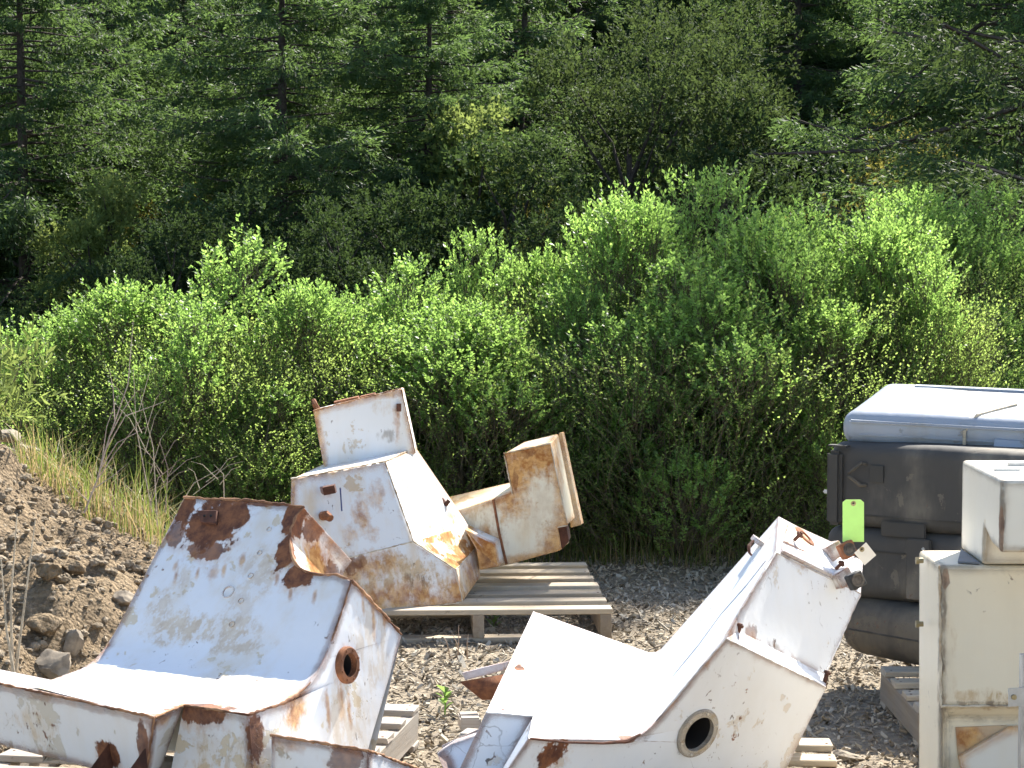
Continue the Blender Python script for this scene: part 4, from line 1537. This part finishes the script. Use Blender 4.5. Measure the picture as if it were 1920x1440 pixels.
# tags
def tag_card(name, label, corners, mat, hole_px, Y, th=.0012):
    base = P(*corners[0][:2], Y)
    t = thing(name, label, 'tag', base)
    pts_ = [P(x, y, Y + dy) for x, y, dy in corners]
    nn = (pts_[1] - pts_[0]).cross(pts_[2] - pts_[0]).normalized()
    if nn.y > 0:
        nn = -nn
    cc = onplane(hole_px[0], hole_px[1], pts_[0], pts_[1], pts_[2])
    hl = ring_pts(cc, nn, .0035, 14)
    s_ = Shell()
    s_.holed(pts_, hl)
    s_.holed([p - nn * th for p in pts_], [p - nn * th for p in hl])
    s_.strip(pts_, [p - nn * th for p in pts_], True)
    s_.build('card', mat, t, base, 0)
    s_ = Shell()
    rings = [ring_pts(cc + nn * hh, nn, r_, 16) for r_, hh in ((.0035, -.002), (.0035, .0008), (.007, .0008), (.007, -.0002))]
    for a, b2 in zip(rings[:-1], rings[1:]):
        s_.strip(a, b2, True)
    s_.build('eyelet', M['brass'], t, base, 0)
    return t, cc, base


tg, cg, bgn = tag_card('paper_tag', 'lime green paper tag standing up from the white tank',
                       [(1580, 942, 0), (1586, 937, 0), (1614, 937, .004), (1620, 942, .005), (1620, 1016, .004), (1580, 1016, 0)], M['tag_green'], (1600, 944), 6.08)
q = Acc()
q.tube([P(1602, 1016, 6.083), P(1598, 1030, 6.1), P(1585, 1042, 6.12)], [.0012, .0012, .0012], 5)
q.build('wire', M['rust'], tg, base=bgn)
tg, cg, bgn = tag_card('paper_tag', 'small cream square tag hanging by the clevis of the white tank',
                       [(1602, 1037, 0), (1624, 1017, .006), (1643, 1041, .012), (1621, 1060, .006)], M['tag_white'], (1616, 1030), 5.9)
q = Acc()
q.tube([cg, P(1606, 1044, 5.93), P(1590, 1050, 5.99)], [.0012, .0012, .0012], 5)
q.build('wire', M['rust'], tg, base=bgn)

# ------------------------------------------------------------------ tank D: cream upright tank at the right edge
D = thing('upright_tank', 'cream stepped tank standing upright at the right edge', 'tank', G(1850, 1700, 0.0))
Db = D.location.copy()
x0, yN, yF = .952, 5.0, 5.245
xr = 1.55
zt = .804
lev = 1.55 - (1333 - 430) / 850.0
d = Shell()
xs_ = x0
nl_ = [Vector((xs_, yN, zt)), Vector((xr, yN, zt)), Vector((xr, yN, lev)), Vector((xs_ + .012, yN, lev))]
chf = .035
d.poly([Vector((x0 - .004, yF, zt)), Vector((xr, yF, zt)), Vector((xr, yN, zt - .002)), Vector((x0 - .002, yN, zt))])
d.poly([Vector((x0 - .002, yN, zt)), Vector((xr, yN, zt - .002)), Vector((xr, yN, lev)), Vector((x0 + .006, yN, lev))])
d.poly([Vector((x0 - .004, yF, zt)), Vector((x0 - .002, yN, zt)), Vector((x0 + .006, yN, lev)), Vector((x0 + .012, yN, .02)), Vector((x0 + .004, yF, .02))])
# recessed lower front
yR = yN + .05
d.poly([Vector((x0 + .006, yN, lev)), Vector((xr, yN, lev)), Vector((xr, yR, lev - .035)), Vector((x0 + .025, yR, lev - .035))])
d.poly([Vector((x0 + .025, yR, lev - .035)), Vector((xr, yR, lev - .035)), Vector((xr, yR, .02)), Vector((x0 + .03, yR, .02))])
d.poly([Vector((x0 + .006, yN, lev)), Vector((x0 + .025, yR, lev - .035)), Vector((x0 + .03, yR, .02)), Vector((x0 + .012, yN, .02))])
d.poly([Vector((xr, yF, zt)), Vector((x0 - .004, yF, zt)), Vector((x0 + .004, yF, .02)), Vector((xr, yF, .02))])
d.poly([Vector((xr, yF, zt)), Vector((xr, yN, zt - .002)), Vector((xr, yN, lev)), Vector((xr, yR, lev - .035)), Vector((xr, yR, .02)), Vector((xr, yF, .02))])
pd = []
for z_ in (.77, .70, .60, .5):
    pat(pd, 'grime', Vector((x0 + .006, yN, z_)), (.012, .03, .06), .9, Db)
pat(pd, 'tan', Vector((x0 + .12, yN, lev + .01)), (.3, .04, .03), .9, Db)
pat(pd, 'grime', Vector((x0 + .05, yN, lev + .004)), (.3, .03, .008), .8, Db)
pat(pd, 'tan', Vector((x0 + .02, yN, lev + .1)), (.02, .04, .15), .5, Db)
pat(pd, 'rust', Vector((x0 + .012, yN, zt - .03)), (.01, .02, .02), .7, Db)
mD = paint('tank_d_paint', (.80, .71, .54), pd, edge=.45, chips=-.2, dirt=.35, spots=.12, dirtcol=(.66, .56, .40), edgecol='grime', rough=.45)
d.build('body', mD, D, Db, .008)
weld(D, Db, [Vector((x0 - .002, yN, zt)), Vector((x0 + .006, yN, lev))], .003, M['weld_pale'], 50)
weld(D, Db, [Vector((x0 + .006, yN, lev)), Vector((xr, yN, lev))], .003, M['weld_pale'], 51)
# upper box
u_ = Shell()
xu, yU, zU = 1.046, 4.835, 1.015
zb_ = .856
prof = [Vector((xu, yF - .002, zU)), Vector((xu + .004, yU, zU - .002)), Vector((xu + .004, yU, zb_)), Vector((xu + .003, yN - .035, zb_ + .012)), Vector((xu + .002, yN - .003, zb_ + .01)), Vector((xu, yN - .002, zt + .003)), Vector((xu, yF - .002, zt + .003))]
prof[3] = Vector((xu + .003, 4.93, zb_ + .01)); prof[4] = Vector((xu + .002, 4.998, zb_ + .035))
off = Vector((.5, 0, 0))
u_.prism(prof, [p + off for p in prof])
pu = []
pat(pu, 'grime', Vector((xu + .004, yU, .95)), (.01, .02, .10), .9, Db)
pat(pu, 'rust', Vector((xu + .004, yU, .90)), (.006, .02, .05), .8, Db)
pat(pu, 'tan', Vector((xu + .004, yU, zb_)), (.1, .05, .02), .9, Db)
pat(pu, 'tan', Vector((xu, 4.99, .85)), (.03, .03, .05), .7, Db)
ub = u_.build('upper_box', paint('tank_d_box_paint', (.80, .75, .64), pu, edge=.45, chips=-.2, dirt=.25, spots=.15, edgecol='grime'), D, Db, .007)
for (x, y, w_) in ((1888, 883, .055), (1915, 872, .06)):
    q = Acc()
    q.add(box_vf(P(x, y, 5.02 if y > 880 else 5.12) + Vector((0, 0, .0)), w_, .02, .012))
    q.build('cap_strip', M['galv'], ub, base=Db)
# flat dark grey wedge on the step beside the upper box
q = Shell()
mt = [Vector((x0 + .045, 5.03, zt + .002)), Vector((xu - .004, 5.01, zt + .002)), Vector((xu - .003, 5.23, zt + .002)), Vector((x0 + .085, 5.20, zt + .002))]
q.prism(mt, [p + Vector((0, 0, .004)) for p in mt])
q.build('step_wedge', plain('grey_wedge', (.13, .14, .16), .6), D, Db, 0)
# gussets in the recess
q = Shell()
yG = yR - .004
a3 = [P(1792, 1364, yG), P(1890, 1360, yG), P(1796, 1416, yG)]
q.prism(a3, [p + Vector((0, .003, 0)) for p in a3])
q.build('gusset', paint('gusset_rust', (.55, .42, .28), [('orange', P(1810, 1385, yG) - Db, (.06, .05, .05), .9)], edge=.4, dirt=.8, edgecol='orange'), D, Db, 0)
q = Shell()
a3 = [P(1798, 1420, yG - .02), P(1895, 1364, yG - .02), P(1990, 1364, yG - .02), P(1990, 1600, yG - .06), P(1840, 1600, yG - .06)]
q.prism(a3, [p + Vector((0, .02, 0)) for p in a3])
q.build('brace_plate', paint('brace_paint', (.70, .64, .54), [], edge=.5, dirt=.6, spots=.1, edgecol='orange'), D, Db, .003)
for (x, y) in ((1722, 1051), (1722, 1170)):
    q = Acc()
    a = P(x + 9, y, 5.12)
    q.tube([a, a - Vector((.012, 0, 0))], [.006, .006], 8)
    q.tube([a - Vector((.010, 0, 0)), a - Vector((.017, 0, 0))], [.009, .009], 6)
    q.build('bolt', M['brass'], D, base=Db)

# galvanised post at the right edge
pbs = P(1916, 1300, 4.6)
PO = thing('metal_post', 'galvanised metal post with a bolt plate at the right edge', 'post', (pbs.x, 4.6, 0))
q = Acc()
q.add(box_vf((.012, 0, .34), .030, .030, .68))
q.build('upright', M['galv'], PO)
q = Shell()
pp = [P(1891, 1291, 4.575), P(1921, 1289, 4.575), P(1921, 1323, 4.575), P(1891, 1325, 4.575)]
cc = P(1901, 1307, 4.575)
hl = ring_pts(cc, Vector((0, -1, 0)), .006, 16)
q.holed(pp, hl)
q.holed([p + Vector((0, .004, 0)) for p in pp], [p + Vector((0, .004, 0)) for p in hl])
q.strip(pp, [p + Vector((0, .004, 0)) for p in pp], True)
q.build('bolt_plate', M['galv'], PO, PO.location.copy(), 0)
q = Acc()
q.tube([cc + Vector((0, .002, 0)), cc + Vector((0, -.004, 0))], [.0058, .0058], 6)
q.build('bolt', M['brass'], PO, base=PO.location.copy())

# ------------------------------------------------------------------ stack E of fuel tanks
def rounded_box(name, L_, W_, H_, rad, mat, parent, seg=5, dent=.006, seed=0):
    bm = bmesh.new()
    bmesh.ops.create_cube(bm, size=1)
    for v in bm.verts:
        v.co = Vector((v.co.x * L_, v.co.y * W_, v.co.z * H_))
    bmesh.ops.bevel(bm, geom=bm.edges[:], offset=rad, segments=seg, affect='EDGES', profile=.5)
    bmesh.ops.subdivide_edges(bm, edges=[e for e in bm.edges if e.calc_length() > .12], cuts=7, use_grid_fill=True)
    for v in bm.verts:
        nn = mnoise.noise(v.co * 4 + Vector((seed, 0, 0)))
        v.co += v.normal * nn * dent
    me = bpy.data.meshes.new(name)
    bm.to_mesh(me)
    bm.free()
    me.materials.append(mat)
    me.polygons.foreach_set('use_smooth', [True] * len(me.polygons))
    return link(name, me, parent)


mBlack = paint('black_tank_paint', (.055, .051, .046), [], edge=0, chips=.4, dirt=.95, spots=.2, dirtcol=(.20, .175, .135), undercol=(.15, .13, .10), rough=.78, streak=(4, 4, 1.2))
mBlack2 = paint('dusty_black_tank_paint', (.05, .046, .04), [], off=(3, 1, 2), edge=0, chips=.4, dirt=.95, spots=.2, dirtcol=(.18, .145, .10), undercol=(.14, .115, .08), rough=.8, streak=(3, 3, 1.2))
mBlue = paint('bluish_white_tank_paint', (.31, .345, .40), [], edge=0, chips=.4, dirt=.9, spots=.4, dirtcol=(.25, .24, .21), undercol=(.24, .23, .20), rough=.4)
RZ = math.radians(-35)
ex = Vector((math.cos(RZ), math.sin(RZ), 0))


def etank(name, label, px, py, Y, L_, W_, H_, rad, mat, seed, rz=RZ, roll=0.0, cat='tank', pitch=0.0):
    c0 = P(px, py, Y)     # left-front lower corner
    e = Vector((math.cos(rz), math.sin(rz), 0))
    f_ = Vector((-math.sin(rz), math.cos(rz), 0))
    c_ = c0 + e * (L_ / 2) + f_ * (W_ / 2)
    t = thing(name, label, cat, (c_.x, c_.y, c0.z), rz, 'fuel tanks stacked at right')
    t.rotation_euler = (pitch, roll, rz)
    bo = rounded_box('body', L_, W_, H_, rad, mat, t, seed=seed)
    bo.location = (0, 0, H_ / 2)
    return t


def child_box(name, parent, c, sx, sy, sz, mat, bev=.004):
    bm = bmesh.new()
    bmesh.ops.create_cube(bm, size=1)
    for v in bm.verts:
        v.co = Vector((v.co.x * sx, v.co.y * sy, v.co.z * sz))
    if bev:
        bmesh.ops.bevel(bm, geom=bm.edges[:], offset=min(bev, min(sx, sy, sz) * .45), segments=2, affect='EDGES')
    me = bpy.data.meshes.new(name)
    bm.to_mesh(me); bm.free()
    me.materials.append(mat)
    return link(name, me, parent, c)


L_, W_ = 1.0, .46
t1 = etank('fuel_tank', 'dusty black rounded tank at the bottom of the stack', 1560, 1226, 7.54, L_, W_, .20, .085, mBlack2, 1, math.radians(-50))
child_box('seam', t1, (0, -W_ / 2 - .001, .095), L_ * .86, .006, .006, mBlack)
t2 = etank('fuel_tank', 'black tank with a bracket plate, second from the bottom', 1540, 1116, 7.56, L_, W_, .24, .05, mBlack, 2)
bp_ = child_box('bracket_plate', t2, (-L_ / 2 + .36, -W_ / 2 - .012, .12), .085, .02, .20, mBlack)
for z_ in (.05, .19):
    child_box('bolt', bp_, (.02, -.012, z_ - .12), .012, .01, .012, M['galv'])
child_box('seam', t2, (-.1, -W_ / 2 - .001, .165), L_ * .75, .006, .006, mBlack2)
child_box('strap', t2, (-L_ / 2 + .30, -W_ / 2 - .006, .245), .16, .008, .05, mBlack2)
t3 = etank('fuel_tank', 'black tank with a wire handle, just under the blue white one', 1549, 985, 7.56, L_, W_, .285, .045, mBlack, 3)
child_box('end_bracket', t3, (-L_ / 2 + .035, -W_ / 2 - .008, .13), .055, .03, .25, mBlack2, .012)
child_box('seam', t3, (.02, -W_ / 2 - .001, .045), L_ * .84, .007, .006, mBlack2)
child_box('plate', t3, (-L_ / 2 + .185, -W_ / 2 - .003, .185), .05, .006, .055, mBlack2, .001)
q = Acc()
hp = [Vector((-L_ / 2 + x, -W_ / 2 - y, z)) for x, y, z in ((.145, .0, .215), (.14, .02, .22), (.095, .03, .185), (.095, .03, .175), (.135, .02, .145), (.145, 0, .145))]
q.tube(hp, [.006] * 6, 6)
q.build('handle', mBlack2, t3)
child_box('bolt', t3, (-L_ / 2 - .012, -W_ / 2 + .03, .11), .03, .012, .012, M['galv'])
child_box('edge_flange', t3, (-L_ / 2 + .05, -W_ / 2 - .008, .272), .07, .03, .006, mBlack2, .001)
# top tank
t4 = etank('fuel_tank', 'dented bluish white tank on top of the black stack', 1574, 824, 7.6, 1.25, .56, .12, .05, mBlue, 4, math.radians(-24), math.radians(1.0), 'tank', math.radians(7))
child_box('rim', t4, (0, -.272, .088), 1.18, .03, .012, mBlue, .005)
for yy in (.20,):
    child_box('top_ridge', t4, (.02, yy, .121), 1.02, .035, .012, mBlue, .005)
child_box('seam_rib', t4, (0, -.2815, .045), 1.12, .008, .008, mBlue)
q = Acc()
q.tube([Vector((-.2, -.292, -.01)), Vector((-.2, -.286, .075)), Vector((-.17, -.24, .122)), Vector((-.08, -.05, .124))], [.006] * 4, 6)
q.build('lashing_band', M['drystalk'], t4)
q = Acc()
q.tube([Vector((-.1 + dx, -.275, .03)) for dx in (0, .22)], [.03, .025], 8)
q.build('filler_boss', mBlue, t4)
cp = P(1740, 772, 8.1)
co_ = Acc()
cpts = [P(x, y, Y) + Vector((0, 0, .004)) for x, y, Y in ((1700, 770, 8.02), (1725, 778, 7.98), (1750, 780, 7.97), (1775, 775, 8.0), (1788, 768, 8.05))]
co_.tube(cpts, [.006, .007, .006, .006, .004], 6)
cd = co_.build('cord', plain('yellow_cord', (.42, .42, .12), .8), None)
tag(cd, 'yellow green cord lying across the top of the bluish white tank', 'cord')

# ------------------------------------------------------------------ rocks, stalks, small plants
def rock(label, px, py, Y, s, seed, mat=None, sq=(1, 1, .7)):
    r_ = np.random.default_rng(seed)
    v, f = ico_data(4)
    k = v.copy() * 1.15
    for _ in range(11):
        nn = unit(r_.normal(size=(1, 3)))[0]
        dd_ = k @ nn - r_.uniform(.62, .95)
        k = k - np.maximum(dd_, 0)[:, None] * nn
    k = k * np.array([[1 + .10 * mnoise.noise(Vector(p) * 2 + Vector((seed, 0, 0))) + .05 * mnoise.noise(Vector(p) * 6) + .025 * mnoise.noise(Vector(p) * 15)] for p in v]) * np.array(sq) * s
    me = mesh_from('rock', k, [tuple(int(i) for i in q) for q in f], mat or M['rock'], 30)
    loc = P(px, py, Y)
    if px < 400:
        for k_ in range(400):
            Y_ = 6.0 + k_ * .008
            loc = P(px, py, Y_)
            if loc.z < mound_h(loc.x, loc.y) + s * .25:
                break
    o = link('rock', me, None, loc)
    o.rotation_euler = (r_.uniform(-.4, .4), r_.uniform(-.4, .4), r_.uniform(0, 6))
    return tag(o, label, 'rock', 'larger rocks on the soil heap')


rock('grey concrete chunk on the crest of the soil heap at the left edge', 14, 818, 8.0, .055, 1, None, (1.2, 1, .5))
rock('flat grey stone just below the crest of the soil heap', 45, 842, 7.8, .042, 2, None, (1.4, 1, .5))
rock('pale wedge shaped stone low on the soil heap beside the tank seat', 138, 1208, 6.75, .045, 3, None, (.7, .5, 1.2))
rock('grey angular stone at the foot of the soil heap by the tank seat', 105, 1250, 6.6, .065, 4, None, (1, .8, .8))
rock('round brown clod in the middle of the soil heap', 90, 1075, 6.95, .042, 5, M['mound'])
rock('brown clod beside the sloping side of the rusty tank', 235, 1120, 7.0, .035, 6, M['rock'])
rock('brown lump between two clods on the soil heap', 135, 1065, 6.95, .036, 7, M['mound'])
rock('large brown clod low left on the soil heap', 85, 1175, 6.75, .05, 8, M['mound'])
rock('flat stone on the ground at the bottom right', 1585, 1428, 6.62, .085, 9, M['rock'], (1, .8, .3))
tag(bpy.data.objects['rock.008'], None, None)


def stalk(label, pts_, r0, mat, side=None, nm='dry_stalk', cat='stalk', grp='dry stalks'):
    base = pts_[0]
    t = thing(nm, label, cat, base, 0, grp)
    q = Acc()
    m_ = len(pts_)
    q.tube(pts_, [r0 * (1 - .7 * i / (m_ - 1)) for i in range(m_)], 6)
    q.build('stem', mat, t, base=base)
    for sp in side or []:
        q = Acc()
        q.tube(sp, [r0 * .6 * (1 - .75 * i / (len(sp) - 1)) for i in range(len(sp))], 5)
        q.build('branch', mat, t, base=base)
    return t


stalk('pale dry stalk nearest the left edge of the picture', [P(27, 1270, 6.3), P(12, 1180, 6.3), P(2, 1050, 6.3)], .005, M['drystalk'])
stalk('straight pale dry stalk, middle one at the left edge', [P(24, 1268, 6.32), P(20, 1130, 6.32), P(32, 963, 6.32)], .005, M['drystalk'])
stalk('leaning pale dry stalk, right one of three at the left edge', [P(29, 1262, 6.34), P(45, 1140, 6.34), P(66, 976, 6.34)], .005, M['drystalk'])
stalk('dead branching shrub sticking out of the soil heap', [P(158, 962, 7.5), P(182, 900, 7.5), P(205, 820, 7.5), P(240, 720, 7.52), P(250, 600, 7.55)], .004, M['drytwig'],
      [[P(182, 900, 7.5), P(215, 850, 7.48), P(262, 790, 7.46), P(270, 750, 7.46)],
       [P(190, 870, 7.5), P(200, 800, 7.53), P(222, 740, 7.55)],
       [P(205, 820, 7.5), P(230, 770, 7.5), P(255, 735, 7.5), P(268, 728, 7.5)],
       [P(178, 915, 7.5), P(215, 890, 7.5), P(238, 870, 7.5)],
       [P(200, 840, 7.5), P(235, 780, 7.5), P(290, 760, 7.52), P(310, 752, 7.54)],
       [P(165, 940, 7.5), P(150, 925, 7.5), P(128, 905, 7.5)],
       [P(215, 790, 7.51), P(212, 730, 7.52), P(205, 690, 7.53)],
       [P(188, 880, 7.5), P(220, 830, 7.5), P(255, 812, 7.5), P(275, 800, 7.5)]], 'dead_shrub', 'shrub', 'dead twigs')
for i, (x, y, tx, ty, Y) in enumerate(((295, 985, 262, 740, 8.0), (280, 950, 330, 870, 8.1), (310, 960, 300, 830, 8.1), (330, 960, 410, 880, 8.2), (420, 935, 400, 870, 8.3), (285, 960, 250, 690, 8.15))):
    a, b_ = P(x, y, Y), P(tx, ty, Y)
    m1 = a.lerp(b_, .55) + Vector((.02 * (-1) ** i, 0, .02))
    sd = [[a.lerp(b_, f_), a.lerp(b_, f_ + .2) + Vector((.05 * (-1) ** k, 0, .03)), a.lerp(b_, f_ + .3) + Vector((.09 * (-1) ** k, 0, .03))] for k, f_ in enumerate((.4, .55, .7))]
    stalk(['tall arching dry grass stalk behind the soil heap', 'bent reddish dry twig in the straw grass', 'upright grey twig in the straw grass', 'curved pale stalk leaning right over the tank top',
           'thin dry stalk just above the rusty tank edge', 'tallest thin grass stalk behind the dead shrub'][i], [a, m1, b_], .0026, M['drytwig'] if i in (1, 2) else M['drystalk'], sd)
for i, (x, tx) in enumerate(((845, 838), (858, 860), (876, 876))):
    stalk(['left of three thin grey weed stems before the pale pallet', 'branched middle weed stem before the pale pallet', 'right thin grey weed stem before the pale pallet'][i],
          [G(x, 1238), P(tx, 1205, 7.98), P(tx + (-6, 0, 2)[i], (1195, 1172, 1188)[i], 7.98)], .003, M['drytwig'],
          [[P(860, 1215, 7.98), P(852, 1196, 7.98), P(846, 1184, 7.98)]] if i == 1 else None, 'weed_stem', 'weed')


def sprout(label, px, py, h, nleaf, seed, lw=.016, mat=None):
    r_ = random.Random(seed)
    base = G(px, py)
    t = thing('green_sprout', label, 'weed', base)
    q = Acc()
    q.tube([Vector((0, 0, -.01)), Vector((.004, 0, h * .9))], [.003, .0015], 5)
    mm = mat or M['bush']
    q.build('stem', mm, t)
    for k in range(nleaf):
        z = h * (.2 + .7 * k / nleaf)
        a = k * 2.4 + r_.uniform(-.3, .3)
        ln = h * r_.uniform(.45, .7)
        o0 = Vector((0, 0, z))
        d1 = Vector((math.cos(a), math.sin(a), .9)).normalized()
        s1 = Vector((-math.sin(a), math.cos(a), 0)) * lw
        m1 = o0 + d1 * ln * .5
        tp2 = o0 + d1 * ln + Vector((0, 0, -.12 * ln))
        me = mesh_from('leaf', [o0, m1 + s1 + Vector((0, 0, .004)), tp2, m1 - s1 + Vector((0, 0, .004)), m1], [(0, 1, 4), (1, 2, 4), (2, 3, 4), (3, 0, 4)], mm)
        link('leaf', me, t)
    return t


sprout('bright green weed sprout between the two foreground tanks', 834, 1338, .085, 8, 4)
sprout('small green weed under the deck of the pale pallet', 925, 1186, .08, 7, 5, .012)
sprout('pale leafy weed at the left edge on the crest of the soil heap', 30, 1255, .05, 5, 6)

# willow-leaved plant at the left edge on the mound
base = P(8, 800, 8.2)
t = thing('leafy_weed', 'pale green long leaved plant at the left edge above the soil heap', 'plant', base)
r = np.random.default_rng(91)
o = np.stack([r.normal(-.06, .10, 60), r.normal(0, .12, 60), r.uniform(0.0, .22, 60)], 1)
dd = unit(r.normal(0, .5, (60, 3)) + np.array([.1, 0, .8]))
qv, tn = shoots_to_leaves(o, dd, r.uniform(.08, .18, 60), 12, .055, .011, r)
link('leaves', fast_mesh('leaves', qv, 4, tn, M['broad_pale']), t)
q = Acc()
for k in range(7):
    q.tube([Vector((r.normal(-.05, .03), r.normal(0, .03), -.05)), Vector((r.normal(-.06, .1), r.normal(0, .1), .25))], [.005, .002], 5)
q.build('stems', M['twig'], t)

# timber scraps behind the white tank
for (lab, px, py, Y, sx, sy, sz, rz) in (('grey timber offcut behind the left corner of the white tank', 880, 1352, 5.95, .055, .09, .035, .1),
                                          ('pale splintered timber offcut under the white tank corner', 884, 1376, 5.75, .05, .07, .015, -.3)):
    o = child_box('timber_offcut', None, P(px, py, Y), sx, sy, sz, M['pallet_old'])
    o.rotation_euler = (0, 0, rz)
    tag(o, lab, 'timber', 'timber offcuts')
